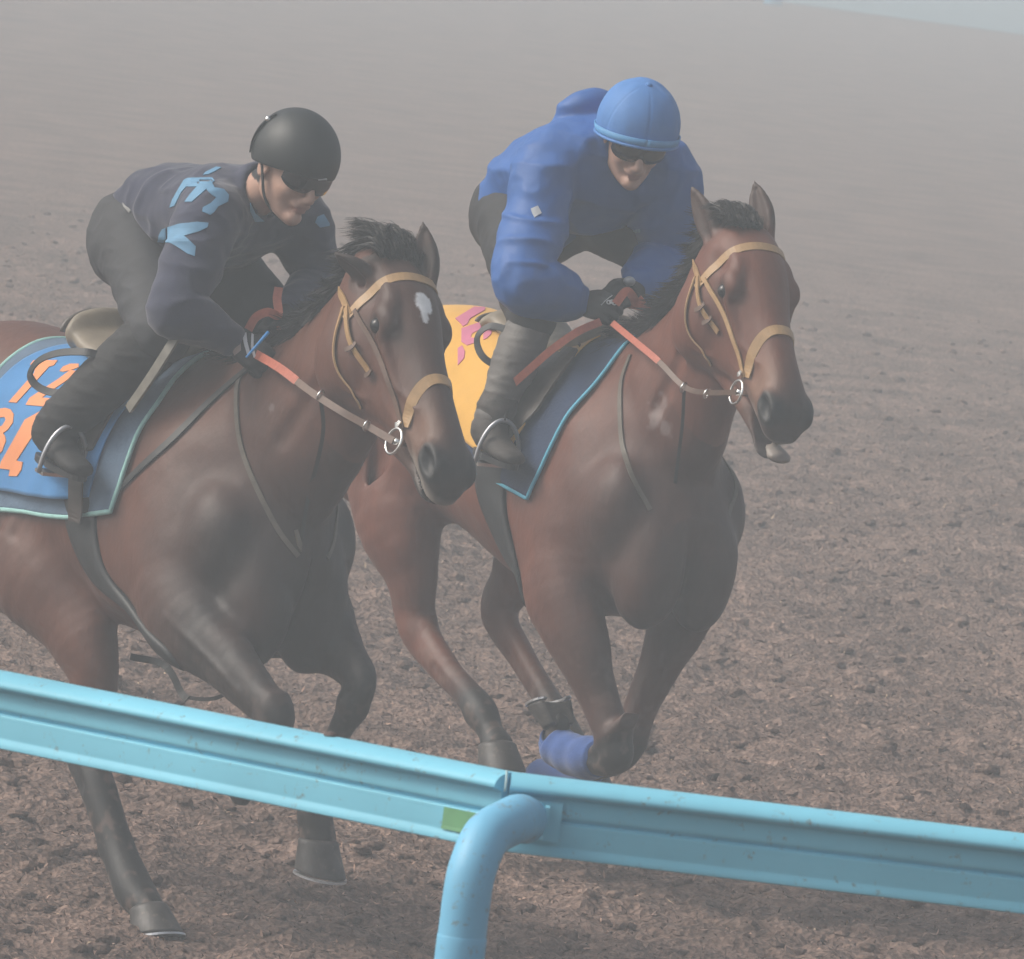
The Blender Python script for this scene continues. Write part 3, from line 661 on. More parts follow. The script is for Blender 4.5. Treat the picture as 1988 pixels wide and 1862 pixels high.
def clumped(gen, n, seed):
    rg = np.random.default_rng(seed); C_ = [gen(rg) for _ in range(n)]
    def g(r_):
        b, t, m_, sp = C_[r_.integers(n)]; return b + r_.normal(0, .004, 3), t + r_.normal(0, .003, 3), m_, sp * .4
    return g
def strands(paths, n, wid=.004, jit=.012, seed=0, lenj=.3):
    rg = np.random.default_rng(seed); mb = MB(); vs = []; fs = []; c = 0
    for i in range(n):
        base, tip, bend, spread = paths[rg.integers(len(paths))] if not callable(paths) else paths(rg)
        L_ = 1 - lenj * rg.random(); b = base + rg.normal(0, 1, 3) * spread * .35; t_ = b + (tip - base) * L_ + rg.normal(0, jit, 3)
        m_ = (b + t_) / 2 + bend + rg.normal(0, jit * .4, 3)
        P_ = np.array([b * (1 - s_) ** 2 + 2 * m_ * s_ * (1 - s_) + t_ * s_ ** 2 for s_ in (0, .25, .5, .75, 1)])
        T_ = np.gradient(P_, axis=0); sd_ = unit(np.cross(unit(T_[2]), rg.normal(0, 1, 3)))
        for j in range(5):
            ww = wid * (1, 1, .85, .6, .12)[j] * .5; vs += [P_[j] - sd_ * ww, P_[j] + sd_ * ww]
        fs += [(c + 2 * j, c + 2 * j + 1, c + 2 * j + 3, c + 2 * j + 2) for j in range(4)]; c += 10
    return np.array(vs), np.array(fs)

# ------------------------------------------------------------------ horse nearer the left
FA = Frame(38, (0, 0, 0)); q0 = onz(300, 1800, 0); FA.O = q0 + FA.l * .12; FA.O[2] = 0
p = FA.px
def leg(rows):                     # rows: image x, y, metres to the right, lateral radius, fore-aft radius
    return [(*fr_.px(x, y, r_), a_, b_) for x, y, r_, a_, b_ in rows]
fr_ = FA
WA = p(440, 700, 0)
SA = dict(withers=(-.19, 1.445), coat=(.098, .033, .017), poll=p(770, 478, -.01), muzzle=p(908, 905, .05), hscale=1.22, hfit=1, star=[(.188, 0, -.006, .026, .019, .95), (.218, 0, -.012, .022, .008, .8)], dark=.45, mzk=.85, tan=.35, chest=.9)
SA['face'] = FA.ldir(unit(V(.62, -.70, .35)))
SA['neck'] = [(-.12, 0, 1.18, .15, .27), (.08, 0, 1.24, .140, .26), (.24, 0, 1.35, .115, .225), (.36, 0, 1.48, .092, .185), (.43, 0, 1.60, .078, .145), (.46, 0, 1.70, .065, .10)]
SA['ears'] = [(p(722, 545, .07), p(652, 488, .16), FA.ldir(V(-.6, -.5, -.4))), (p(828, 560, -.06), p(822, 432, -.07), FA.ldir(V(-.25, -.95, .1)))]
SA['legs'] = [
    leg([(330, 1010, .15, .10, .15), (345, 1180, .20, .082, .118), (430, 1275, .19, .062, .082), (500, 1350, .18, .048, .058), (535, 1395, .175, .044, .052), (515, 1450, .17, .030, .036), (482, 1492, .16, .030, .034), (468, 1512, .155, .034, .036), (478, 1526, .155, .028, .030)]),
    leg([(560, 1030, -.14, .10, .15), (600, 1170, -.17, .078, .115), (660, 1260, -.15, .055, .075), (700, 1322, -.135, .043, .052), (682, 1375, -.13, .036, .040), (650, 1440, -.12, .027, .033), (620, 1530, -.11, .030, .034), (612, 1580, -.10, .044, .044), (618, 1630, -.10, .046, .046)]),
    leg([(-130, 880, .14, .12, .22), (60, 1080, .17, .115, .17), (150, 1215, .16, .080, .105), (185, 1330, .14, .052, .070), (160, 1440, .13, .044, .062), (190, 1530, .125, .046, .050), (226, 1640, .12, .043, .046), (258, 1722, .12, .052, .052), (288, 1765, .12, .042, .044)]),
    leg([(-160, 880, -.14, .12, .22), (-90, 1010, -.15, .11, .15), (-55, 1065, -.13, .07, .085), (-20, 1115, -.12, .040, .055), (-50, 1210, -.12, .028, .036), (-90, 1330, -.12, .026, .034), (-110, 1400, -.12, .033, .038), (-140, 1440, -.12, .030, .030)])]
SA['black'] = [(2.2, 4.0), (1.6, 2.9), (2.9, 4.2), (1.8, 2.6)]
t0_ = __import__('time').time()
SA['fr'] = FA; SA['foam'] = [(505, 790, .012)]
vA, fA, cA, HA = build_horse(FA, SA)
print('HORSE A', len(vA), __import__('time').time() - t0_)
baseA = V(-.3, 0, 0)
horseA = FA.empty('horse', baseA)
tag(horseA, 'dark bay horse with a white star on its forehead, galloping in front', 'horse', 'galloping horses')
oA = mesh_obj('body', vA, fA, M_coat, horseA, True, baseA); setcol(oA, cA)
treeA = bvh(vA, fA)

# ------------------------------------------------------------------ horse at the right
FB = Frame(32, (0, 0, 0)); FB.O = CAM + ray(1230, 900) * 27.4; FB.O[2] = 0
fr_ = FB; p = FB.px
for nme, x, y, r_ in [('croup', 900, 572, 0), ('withers', 1230, 640, 0), ('belly', 1180, 1250, 0), ('chestR', 1430, 1050, -.22), ('Rsh', 1030, 1050, .25), ('poll', 1430, 420, 0), ('tip', 1555, 820, 0), ('Rhoof', 1010, 1600, .12), ('buttR', 665, 960, .15)]: print(nme, p(x, y, r_).round(2))
SB = dict(withers=(-.13, 1.50), len=.96, coat=(.125, .036, .017), poll=p(1455, 428, -.0), muzzle=p(1558, 795, .03), hscale=1.30, hfit=1, dark=0, mzk=.75, tan=.5, jaw=.030, chest=.75)
SB['face'] = FB.ldir(unit(V(.52, -.79, .30)))
SB['neck'] = [(-.08, 0, 1.22, .155, .27), (.10, 0, 1.30, .140, .26), (.22, 0, 1.42, .110, .215), (.30, 0, 1.56, .086, .17), (.35, 0, 1.68, .072, .14), (.37, 0, 1.77, .062, .10)]
SB['ears'] = [(p(1392, 478, .07), p(1345, 362, .10), FB.ldir(V(-.75, -.6, .1))), (p(1488, 465, -.07), p(1466, 352, -.07), FB.ldir(V(-.35, -.9, .1)))]
SB['legs'] = [
    leg([(1090, 980, .16, .10, .16), (1090, 1150, .19, .088, .125), (1130, 1260, .17, .074, .095), (1165, 1360, .14, .054, .062), (1193, 1440, .12, .050, .052), (1188, 1475, .12, .046, .046), (1120, 1468, .12, .040, .040), (1085, 1450, .125, .038, .038), (1085, 1405, .13, .032, .032)]),
    leg([(1320, 1020, -.16, .10, .16), (1330, 1160, -.17, .080, .118), (1290, 1270, -.14, .060, .078), (1245, 1370, -.10, .046, .054), (1222, 1440, -.08, .045, .050), (1195, 1475, -.08, .040, .042), (1110, 1500, -.08, .034, .036), (1045, 1510, -.08, .036, .038), (1020, 1540, -.08, .030, .030)]),
    leg([(770, 800, .13, .12, .24), (775, 985, .17, .115, .16), (800, 1110, .15, .066, .095), (810, 1215, .13, .046, .066), (865, 1300, .13, .037, .046), (905, 1345, .13, .036, .041), (933, 1382, .13, .047, .047), (952, 1420, .13, .036, .037), (965, 1448, .13, .046, .046)]),
    leg([(930, 820, -.13, .12, .22), (1040, 1000, -.17, .11, .15), (1005, 1110, -.14, .064, .090), (968, 1185, -.12, .044, .062), (1010, 1270, -.12, .036, .045), (1055, 1345, -.12, .034, .040), (1090, 1405, -.12, .040, .044), (1120, 1445, -.12, .030, .032), (1135, 1475, -.12, .030, .030)])]
SB['black'] = [(3.2, 4.1), (3.0, 4.0), (3.6, 5.6), (4.0, 5.6)]
SB['fr'] = FB; SB['foam'] = [(1252, 800, .030), (1262, 825, .018)]
vB, fB, cB, HB = build_horse(FB, SB)
baseB = V(-.3, 0, 0)
horseB = FB.empty('horse', baseB)
tag(horseB, 'bay horse with open mouth and blue leg bandages galloping behind, at the right', 'horse', 'galloping horses')
oB = mesh_obj('body', vB, fB, M_coat, horseB, True, baseB); setcol(oB, cB)
treeB = bvh(vB, fB)
print('HORSE B', len(vB), __import__('time').time() - t0_)
# ================================================================== TACK AND HAIR
def headstrap(H, tree, pts, wid, material, parent, base, name, off=.001, th=.004, n=10, lab=None, mirror=False):
    """strap round the head; pts = (distance down the head, angle from the forehead, + = right side)"""
    a_, n_, s_ = H['a'], H['n'], H['s']; out = None
    for sg in ((1, -1) if mirror else (1,)):
        Q = spline(np.array([(x, y, 0) for x, y in pts], float), n); P = []; N = []
        for s0, ph, _ in Q:
            ph = R(ph) * sg; D = math.cos(ph) * n_ - math.sin(ph) * s_; O = H['P'] + a_ * s0 * H['Ls'] - n_ * .085 * H['hs']
            p_, nn, _, _ = tree.ray_cast(Vector(O + D * .30), Vector(-D))
            if p_ is None: continue
            p_ = np.array(p_)
            if np.linalg.norm(p_ - O) > .26: continue
            P.append(p_); N.append(D)
        P = np.array(P)
        for _ in range(2): P[1:-1] = (P[:-2] + 2 * P[1:-1] + P[2:]) / 4
        P = P + np.array(N) * off
        v, f = ribbon(P, N, wid, th); o = mesh_obj(name, v, f, material, parent, False, base)
        if out is None: out = o
    return out
def pxstrap(fr, tree, pts, wid, material, parent, base, name, off=.001, th=.004, n=8, mirror=False):
    Q = spline(np.array([(x, y, 0) for x, y in pts], float), n); P = []; N = []
    for x, y, _ in Q:
        a, b = hit(fr, tree, x, y)
        if a is not None: P.append(a); N.append(b)
    P = np.array(P); N = np.array(N)
    for _ in range(2):
        P[1:-1] = (P[:-2] + 2 * P[1:-1] + P[2:]) / 4; N[1:-1] = N[:-2] + N[1:-1] + N[2:]; N = N / np.linalg.norm(N, axis=1)[:, None]
    outs = []
    for sg in ((1, -1) if mirror else (1,)):
        v, f = ribbon(P * [1, sg, 1] + N * [1, sg, 1] * off, N * [1, sg, 1], wid, th)
        outs.append(mesh_obj(name, v, f, material, parent, False, base))
    return outs[0]
def freestrap(P, wid, material, parent, base, name, nrm=None, th=.004, n=8):
    P = spline(np.array(P, float), n); N = np.array([nrm if nrm is not None else V(0, 0, 1)] * len(P)); v, f = ribbon(P, N, wid, th)
    return mesh_obj(name, v, f, material, parent, False, base)
def ring(c, nrm, rad, r_, material, parent, base, name):
    nrm = unit(nrm); a = unit(np.cross(nrm, V(.3, .2, .9))); b = np.cross(nrm, a); n = 24; m_ = 8; vs = []
    for i in range(n):
        t = 2 * math.pi * i / n; d = math.cos(t) * a + math.sin(t) * b
        for j in range(m_):
            u_ = 2 * math.pi * j / m_; vs.append(c + d * (rad + r_ * math.cos(u_)) + nrm * r_ * math.sin(u_))
    fs = [(i * m_ + j, ((i + 1) % n) * m_ + j, ((i + 1) % n) * m_ + (j + 1) % m_, i * m_ + (j + 1) % m_) for i in range(n) for j in range(m_)]
    return mesh_obj(name, vs, fs, material, parent, True, base)
def ballmesh(c, r_, material, parent, base, name, M=None, n=14):
    vs = []; fs = []; r_ = np.broadcast_to(r_, (3,)); M = np.eye(3) if M is None else M
    for i in range(n + 1):
        for j in range(2 * n):
            a, b = math.pi * i / n, math.pi * j / n; q = V(math.sin(a) * math.cos(b), math.sin(a) * math.sin(b), math.cos(a)) * r_
            vs.append(c + M.T @ q)
    for i in range(n):
        for j in range(2 * n): fs.append((i * 2 * n + j, (i + 1) * 2 * n + j, (i + 1) * 2 * n + (j + 1) % (2 * n), i * 2 * n + (j + 1) % (2 * n)))
    return mesh_obj(name, vs, fs, material, parent, True, base)

def face_bits(fr, Hh, tree, parent, base):
    for q in (-1, 1):
        c = Hh['H'](.212, -.044, q * .080); ballmesh(c, .0205, M_eye, parent, base, 'eye')
def crest(tree, x0, x1, n=24):
    out = []
    for x in np.linspace(x0, x1, n):
        p_, _, _, _ = tree.ray_cast(Vector((x, 0, 2.6)), Vector((0, 0, -1)))
        if p_ is not None: out.append(np.array(p_))
    return np.array(out)
def mane(tree, x0, x1, parent, base, seed, lift=.05, back=.05, side=.05, n=1500, hang=.06):
    C_ = crest(tree, x0, x1)
    def gen(rg):
        i = rg.integers(len(C_) - 1); t = rg.random(); b = C_[i] * (1 - t) + C_[i + 1] * t; b = b + V(0, rg.normal(0, .012), -.008)
        tip = b + V(-back * rg.uniform(.4, 1.5), side * rg.uniform(.2, 1.6), lift * rg.uniform(-.2, 1.3) - hang * rg.random())
        return b, tip, V(-.005, .01, .035 * rg.random()), .006
    v, f = strands(clumped(gen, 260, seed), n * 2, .0036, .005, seed, .4); return mesh_obj('mane', v, f, M_hair, parent, False, base)
def tail(dock, parent, base, seed):
    def gen(rg):
        b = dock + rg.normal(0, .018, 3); t = b + V(-.42 * rg.uniform(.5, 1), rg.normal(0, .08), -.40 * rg.uniform(.5, 1.1)); return b, t, V(-.10, 0, .12), .01
    v, f = strands(gen, 900, .007, .03, seed); return mesh_obj('tail', v, f, M_hair, parent, False, base)

# ---- saddle cloth laid over the back: edges given as image points on the right side, mirrored to the left
def bodypt(tree, x, ph, wz, off=0):
    D = V(0, -math.sin(ph), math.cos(ph)); O = V(x, 0, wz - .36)
    p_, nn, _, _ = tree.ray_cast(Vector(O + D * .75), Vector(-D)); 
    if p_ is None: return O + D * .25, D
    return np.array(p_) + D * off, D
def to_fphi(fr, tree, wz, x, y):
    a, _ = hit(fr, tree, x, y)
    if a is None: a = fr.px(x, y, .28)
    return a[0], math.atan2(-a[1], a[2] - (wz - .36))
def cloth(fr, tree, wz, top, bot, off, material, parent, base, name, nu=70, nv=44, fold=.004, seed=0, th=.004, scallop=0, prm=None):
    """top: x of the front and back end on the spine; bot: image points along the lower edge, front to back"""
    B = np.array([to_fphi(fr, tree, wz, x, y) for x, y in bot]) if not isinstance(bot[0], str) else None
    U = np.linspace(0, 1, len(B)); grid = []
    for i in range(nu + 1):
        u = i / nu; fb = np.interp(u, U, B[:, 0]); pb = np.interp(u, U, B[:, 1]); ft = top[0] + (top[1] - top[0]) * u
        row = []
        for j in range(-nv, nv + 1):
            v_ = abs(j) / nv; vv = v_ + (scallop * math.sin(u * 150) * v_ ** 40 if scallop else 0); x = ft * (1 - v_ ** 1.1) + fb * v_ ** 1.1; ph = pb * vv * (1 if j >= 0 else -1)
            p_, D = bodypt(tree, x, ph, wz); no = (vnoise(V(x * 7 + seed, ph * 2.2 + 9, seed * 3.1 + x * 2 + v_ * 2)) - .3) * fold * 2.2 * (.25 + v_) + max(0, vnoise(V(x * 16 + ph * 5 + seed, ph * 1.2, 4.4)) - .5) * fold * 2.5 * v_
            row.append((p_, D, no))
        grid.append(row)
    W = 2 * nv + 1; P = np.array([[q[0] for q in r_] for r_ in grid]); D = np.array([[q[1] for q in r_] for r_ in grid]); NO = np.array([[q[2] for q in r_] for r_ in grid])
    for _ in range(3):
        P[1:-1] = (P[:-2] + 2 * P[1:-1] + P[2:]) / 4; P[:, 1:-1] = (P[:, :-2] + 2 * P[:, 1:-1] + P[:, 2:]) / 4
    A_ = P + D * (off + NO)[..., None]; Bm = P + D * (off - th + NO)[..., None]; n_ = (nu + 1) * W; v = np.concatenate([A_.reshape(-1, 3), Bm.reshape(-1, 3)]); f = []
    for i in range(nu):
        for j in range(W - 1):
            q = (i * W + j, (i + 1) * W + j, (i + 1) * W + j + 1, i * W + j + 1); f.append(q); f.append(tuple(k + n_ for k in q[::-1]))
    bd = [i * W for i in range(nu + 1)] + [nu * W + j for j in range(1, W)] + [i * W + W - 1 for i in range(nu - 1, -1, -1)] + [j for j in range(W - 2, 0, -1)]
    for k in range(len(bd)): a, b = bd[k], bd[(k + 1) % len(bd)]; f.append((b, a, a + n_, b + n_))
    o = mesh_obj(name, v, f, material, parent, True, base)
    return o, A_, D
def edging(A_, D, material, parent, base, name='binding', r_=.006, which='all'):
    nu, W = A_.shape[0] - 1, A_.shape[1]
    idx = [(i, 0) for i in range(nu + 1)] + [(nu, j) for j in range(1, W)] + [(i, W - 1) for i in range(nu - 1, -1, -1)] + [(0, j) for j in range(W - 2, -1, -1)]
    P = np.array([A_[i, j] - D[i, j] * .003 for i, j in idx]); v, f = tube(P, r_, 6, cap=False); return mesh_obj(name, v, f, material, parent, True, base)
def bandbody(fr, tree, wz, pts, wid, material, parent, base, name, off=.006, th=.006, n=40):
    """a girth: pts = (x, angle) from the right side under the belly, mirrored"""
    Q = spline(np.array([(a, b, 0) for a, b in pts], float), n // max(1, len(pts) - 1)); P = []; N = []
    Q2 = np.concatenate([Q, (Q * [1, -1, 1])[::-1][1:]]) if abs(Q[-1][1]) > 3 else Q
    for x, ph, _ in Q2:
        if abs(ph) > math.pi: ph = math.copysign(math.pi, ph)
        p_, D = bodypt(tree, x, ph, wz); P.append(p_); N.append(D)
    c_ = 9; G = []
    for x, ph, _ in Q2:
        ph = max(-math.pi, min(math.pi, ph)); G.append([bodypt(tree, x + wid * (k / (c_ - 1) - .5), ph, wz) for k in range(c_)])
    P = np.array([[g[0] for g in r_] for r_ in G]); N = np.array([[g[1] for g in r_] for r_ in G])
    for _ in range(5): P[1:-1] = (P[:-2] + 2 * P[1:-1] + P[2:]) / 4; P[:, 1:-1] = (P[:, :-2] + P[:, 1:-1] + P[:, 2:]) / 3
    m_ = len(P); edge = np.array([.2, .7, 1, 1, 1, 1, 1, .7, .2])[None, :, None]; A_ = P + N * (off + th * edge); B_ = P + N * (off - .012); n_ = m_ * c_
    v = np.concatenate([A_.reshape(-1, 3), B_.reshape(-1, 3)]); f = []
    for i in range(m_ - 1):
        for j in range(c_ - 1): q = (i * c_ + j, (i + 1) * c_ + j, (i + 1) * c_ + j + 1, i * c_ + j + 1); f += [q, tuple(k + n_ for k in q[::-1])]
        f += [(i * c_, i * c_ + n_, (i + 1) * c_ + n_, (i + 1) * c_), (i * c_ + c_ - 1, (i + 1) * c_ + c_ - 1, (i + 1) * c_ + c_ - 1 + n_, i * c_ + c_ - 1 + n_)]
    return mesh_obj(name, v, f, material, parent, True, base)

M_blue = mat('blue_cloth', (.045, .22, .50), .8, noise=.08, nscale=14, bump=.0008, bscale=220, sheen=.2)
M_yel = mat('yellow_cloth', (.68, .37, .055), .8, noise=.06, nscale=14, bump=.0008, bscale=220, sheen=.2)
M_pink = mat('pink_print', (.55, .17, .27), .8, noise=.06, nscale=20)
M_oran = mat('orange_print', (.80, .30, .12), .75, noise=.05, nscale=20)
M_navy = mat('navy_quilt', (.016, .035, .085), .85, noise=.15, nscale=12, bump=.0015, bscale=120)
M_greyq = mat('grey_blue_quilt', (.11, .17, .25), .85, noise=.15, nscale=12, bump=.0015, bscale=120)
M_mint = mat('mint_binding', (.30, .55, .52), .8, noise=.1, nscale=40)
M_cyan = mat('light_blue_binding', (.10, .42, .58), .7)
M_sadd = mat('saddle_leather', (.10, .085, .072), .42, noise=.2, nscale=18, bump=.0006, bscale=150)
M_saddl = mat('worn_seat_leather', (.24, .20, .145), .5, noise=.2, nscale=14, bump=.0006, bscale=150)
M_dark = mat('dark_flap', (.018, .019, .020), .55, noise=.3, nscale=20, bump=.0006, bscale=150)
M_flapb = mat('flap_brown_leather', (.055, .042, .034), .5, noise=.3, nscale=20)
M_band = mat('blue_bandage', (.035, .10, .33), .9, noise=.12, nscale=30, bump=.0015, bscale=180, sheen=.3)
M_white = mat('white_tape', (.6, .6, .58), .6)

# ---------------- horse A
wzA = SA['withers'][1]
hA = lambda x, y: hit(FA, treeA, x, y)[0]
face_bits(FA, HA, treeA, horseA, baseA)
mane(treeA, -.12, .50, horseA, baseA, 3, lift=.05, back=.05, side=-.045, n=3200, hang=.07)
def forelockA(rg):
    t = rg.random(); b = HA['H'](.01 + .05 * rg.random(), .015, rg.uniform(-.07, .035)); tip = b + V(-.15, .0, .035) * rg.uniform(.3, 1.2) + V(0, rg.normal(.0, .02), rg.normal(0, .012)); return b, tip, V(.02, 0, .045), .012
v, f = strands(clumped(forelockA, 90, 2), 4200, .0022, .004, 5, .45); mesh_obj('forelock', v, f, M_hair, horseA, False, baseA)
tail(V(SA['withers'][0] - 1.33, 0, wzA - .2), horseA, baseA, 9)
L = SA['legs']
def endp(lg): return np.array(lg[-1][:3])
hoof(horseA, baseA, endp(L[0]), V(-.85, 0, .50), V(-.4, 0, -.8), .044, .058, .075)
hoof(horseA, baseA, endp(L[1]) - V(0, 0, .005), V(.02, 0, -1), V(1, 0, .0), .054, .069, .088)
hoof(horseA, baseA, endp(L[2]) + V(.0, 0, -.0), V(.42, 0, -.85), V(1, 0, .3), .052, .070, .085)
hoof(horseA, baseA, endp(L[3]), V(-.5, 0, -.85), V(.8, 0, -.4))

def bridle(fr, tree, Hh, parent, base, mat_strap, noses, browS, cheekpts, ringpx, keeper):
    br = bpy.data.objects.new('bridle', None); COL.objects.link(br); br.parent = parent; br.empty_display_size = .1
    b0 = Hh['P']; br.location = b0 - base
    headstrap(Hh, tree, [(browS + .03, -105), (browS + .012, -70), (browS, -35), (browS, 0), (browS, 35), (browS + .012, 70), (browS + .03, 105)], .024, mat_strap, br, b0, 'browband', n=6)
    headstrap(Hh, tree, noses, .030, mat_strap, br, b0, 'noseband', n=6)
    for sg in (1, -1):
        headstrap(Hh, tree, [(browS + .03, 97 * sg), (browS - .03, 105 * sg), (browS - .07, 118 * sg)], .022, mat_strap, br, b0, 'crownpiece', n=8)
    headstrap(Hh, tree, cheekpts[0], .017, mat_strap, br, b0, 'cheekpiece', off=.006, mirror=True)
    headstrap(Hh, tree, cheekpts[1], .013, cheekpts[3], br, b0, 'cheekpiece', off=.003, mirror=True)
    headstrap(Hh, tree, cheekpts[2], .014, mat_strap, br, b0, 'throatlash', off=.004, mirror=True)
    for s0, ph in keeper:
        headstrap(Hh, tree, [(s0, ph - 7), (s0 + .004, ph), (s0, ph + 7)], .012, M_metal if s0 > .3 else M_strapB, br, b0, 'buckle', off=.010, th=.004, n=4)
    rc = []
    for q, px_ in ((-1, ringpx), (1, None)):
        c = Hh['H'](.475, -.115, q * .062); rc.append(c)
        ring(c, Hh['s'] + Hh['a'] * .15, .033, .0042, M_metal, br, b0, 'bit_ring')
        mbx = MB(); mbx.add(*tube([c, Hh['H'](.478, -.112, q * .035)], .009, 8)); mbx.build('bit_mouthpiece', M_metal, br, b0)
    return br, rc
brA, rcA = bridle(FA, treeA, HA, horseA, baseA, M_strapL,
    [(.455, -92), (.425, -60), (.39, -25), (.385, 0), (.39, 25), (.425, 60), (.455, 92)], .115,
    [[(.12, 98), (.20, 104), (.29, 108)], [(.14, 88), (.25, 80), (.36, 84), (.455, 98)], [(.11, 104), (.20, 124), (.30, 140), (.33, 150)], M_strapB], None, [(.22, 105), (.29, 108), (.44, 98)])

# reins, neck straps
def addrein(P, mats, parent, base, name='rein', wid=.022, nrm=None, cut=None):
    P = spline(np.array(P, float), 10); k = cut or len(P); nrm = nrm if nrm is not None else V(.3, -1, .2)
    o = freestrap(P[:k + 1], wid, mats[0], parent, base, name, nrm, n=1)
    if cut: freestrap(P[k:], wid * .82, mats[1], o, base, 'rein_leather', nrm, n=1)
    return o
pa = FA.px
rein_camera = lambda fr: -fr.ldir(Fw)
rA = rcA[0] if toimg(FA.w(rcA[0]))[0] < toimg(FA.w(rcA[1]))[0] else rcA[1]; rA2 = rcA[1] if rA is rcA[0] else rcA[0]
handA = pa(498, 688, .115); handAL = pa(530, 640, .0)
addrein([handA, pa(545, 716, .15), pa(600, 758, .17), pa(660, 797, .16), pa(715, 828, .13), rA], (M_rein, M_strapB), horseA, baseA, nrm=rein_camera(FA), cut=16)
addrein([handAL, handAL + V(.10, .07, -.01), handAL + V(.25, .12, -.08), rA2], (M_rein, M_strapB), horseA, baseA, nrm=V(0, .9, .4), cut=14)
# bridge of the reins between the hands
freestrap([pa(482, 640, .10), pa(497, 616, .09), pa(520, 606, .07), pa(540, 612, .04), pa(538, 580, .02), pa(541, 560, .0)], .022, M_rein, horseA, baseA, 'rein', rein_camera(FA))
for t_ in ((622, 768), (712, 826)):
    ring(pa(*t_, .165 if t_[0] < 700 else .13), FA.ldir(V(.8, -.4, -.3)), .014, .0028, M_metal, brA, HA['P'], 'rein_ring')
pxstrap(FA, treeA, [(480, 712), (463, 745), (461, 800), (470, 868), (498, 945), (540, 1030), (578, 1080)], .013, M_martL, horseA, baseA, 'breast_strap', off=.002, mirror=True)
pxstrap(FA, treeA, [(500, 705), (450, 745), (400, 790), (340, 850), (280, 905), (225, 960)], .020, M_dark, horseA, baseA, 'breast_girth', off=.004, mirror=True)
freestrap([pa(622, 770, .165), pa(628, 830, .12), pa(618, 890, .08), pa(600, 960, .05), pa(580, 1070, .03)], .010, M_dark, horseA, baseA, 'martingale', rein_camera(FA))

# cloth of horse A
xs = lambda fr, x, y: fr.px(x, y, 0)[0]
padA, A1, D1 = cloth(FA, treeA, wzA, (xs(FA, 425, 700), xs(FA, 150, 655)), [(222, 992), (140, 1003), (0, 988), (-60, 982), (-110, 978)], .012, M_greyq, horseA, baseA, 'saddle_pad', seed=3, fold=.003, scallop=.002)
edging(A1, D1, M_mint, padA, baseA, r_=.007)
clA, A2, D2 = cloth(FA, treeA, wzA, (xs(FA, 400, 690), xs(FA, 190, 660)), [(185, 965), (140, 968), (0, 948), (-60, 944), (-100, 940)], .021, M_blue, horseA, baseA, 'number_cloth', seed=8, fold=.006)
def treeof(A_):
    nu, W = A_.shape[0] - 1, A_.shape[1]
    return BVHTree.FromPolygons([tuple(q) for q in A_.reshape(-1, 3)], [(i * W + j, (i + 1) * W + j, (i + 1) * W + j + 1, i * W + j + 1) for i in range(nu) for j in range(W - 1)])
tcA = treeof(A2)
def printed(fr, tree, polys, material, parent, base, name, off=.0012, th=.001, step=5):
    for pl_ in polys:
        r_ = patch(fr, tree, pl_, step, off, th)
        if r_ is not None and len(r_[1]): mesh_obj(name, r_[0], r_[1], material, parent, False, base)
def stroke(pts, w_):               # thick polyline -> polygon
    P = spline(np.array([(x, y, 0) for x, y in pts], float), 5)[:, :2]; T = np.gradient(P, axis=0); T /= np.linalg.norm(T, axis=1)[:, None]; N = np.stack([-T[:, 1], T[:, 0]], 1) * w_ / 2
    return np.concatenate([P + N, (P - N)[::-1]])
C3 = lambda pts: [(x * .2732, 572 + y * .2732) for x, y in pts]      # coordinates read from an enlarged view
digits = [C3([(64, 765), (245, 560), (255, 500), (215, 500), (240, 470), (410, 470), (385, 505), (350, 515), (120, 770)]),
          C3([(425, 545), (450, 515), (500, 495), (560, 495), (560, 520), (520, 535), (480, 545), (450, 552)]),
          C3([(185, 785), (215, 735), (420, 600), (500, 540), (540, 545), (480, 610), (360, 690), (300, 735), (370, 740), (350, 800)]),
          C3([(0, 812), (40, 806), (75, 815), (100, 850), (95, 910), (60, 960), (25, 985), (40, 1010), (45, 1040), (20, 1110), (0, 1130), (-60, 1160), (-60, 1110), (-10, 1075), (0, 1010), (-40, 1000), (-30, 960), (20, 930), (45, 890), (35, 870), (0, 875), (-40, 880)]),
          C3([(0, 1235), (10, 1190), (180, 890), (290, 830), (330, 860), (120, 1180), (165, 1190), (155, 1245), (125, 1290), (65, 1290), (75, 1245)])]
printed(FA, tcA, digits, M_oran, clA, baseA, 'digit')

# ---- girth and stirrup gear
def girth(fr, tree, wz, px_, wid, material, parent, base, name, off=.026):
    pts = [to_fphi(fr, tree, wz, x, y) for x, y in px_]; last = pts[-1]; pts.append(((last[0] + .015), max(last[1] + .2, 2.7))); pts.append((last[0] + .02, math.pi))
    return bandbody(fr, tree, wz, pts, wid, material, parent, base, name, off=off)
girth(FA, treeA, wzA, [(160, 900), (162, 1010), (190, 1120), (232, 1215), (290, 1275)], .125, M_dark, horseA, baseA, 'girth', off=.010)
pxstrap(FA, treeA, [(168, 860), (168, 940), (168, 1015)], .052, M_flapb, horseA, baseA, 'girth_strap', off=.034, th=.006, mirror=True)
freestrap([pa(255, 1275, .05), pa(320, 1292, .04), pa(352, 1345, .03), pa(365, 1358, .03)], .018, M_dark, horseA, baseA, 'loose_strap', rein_camera(FA))
freestrap([pa(350, 1350, .03), pa(385, 1357, .02), pa(420, 1355, .02), pa(450, 1340, .01)], .010, M_dark, horseA, baseA, 'loose_strap', rein_camera(FA))

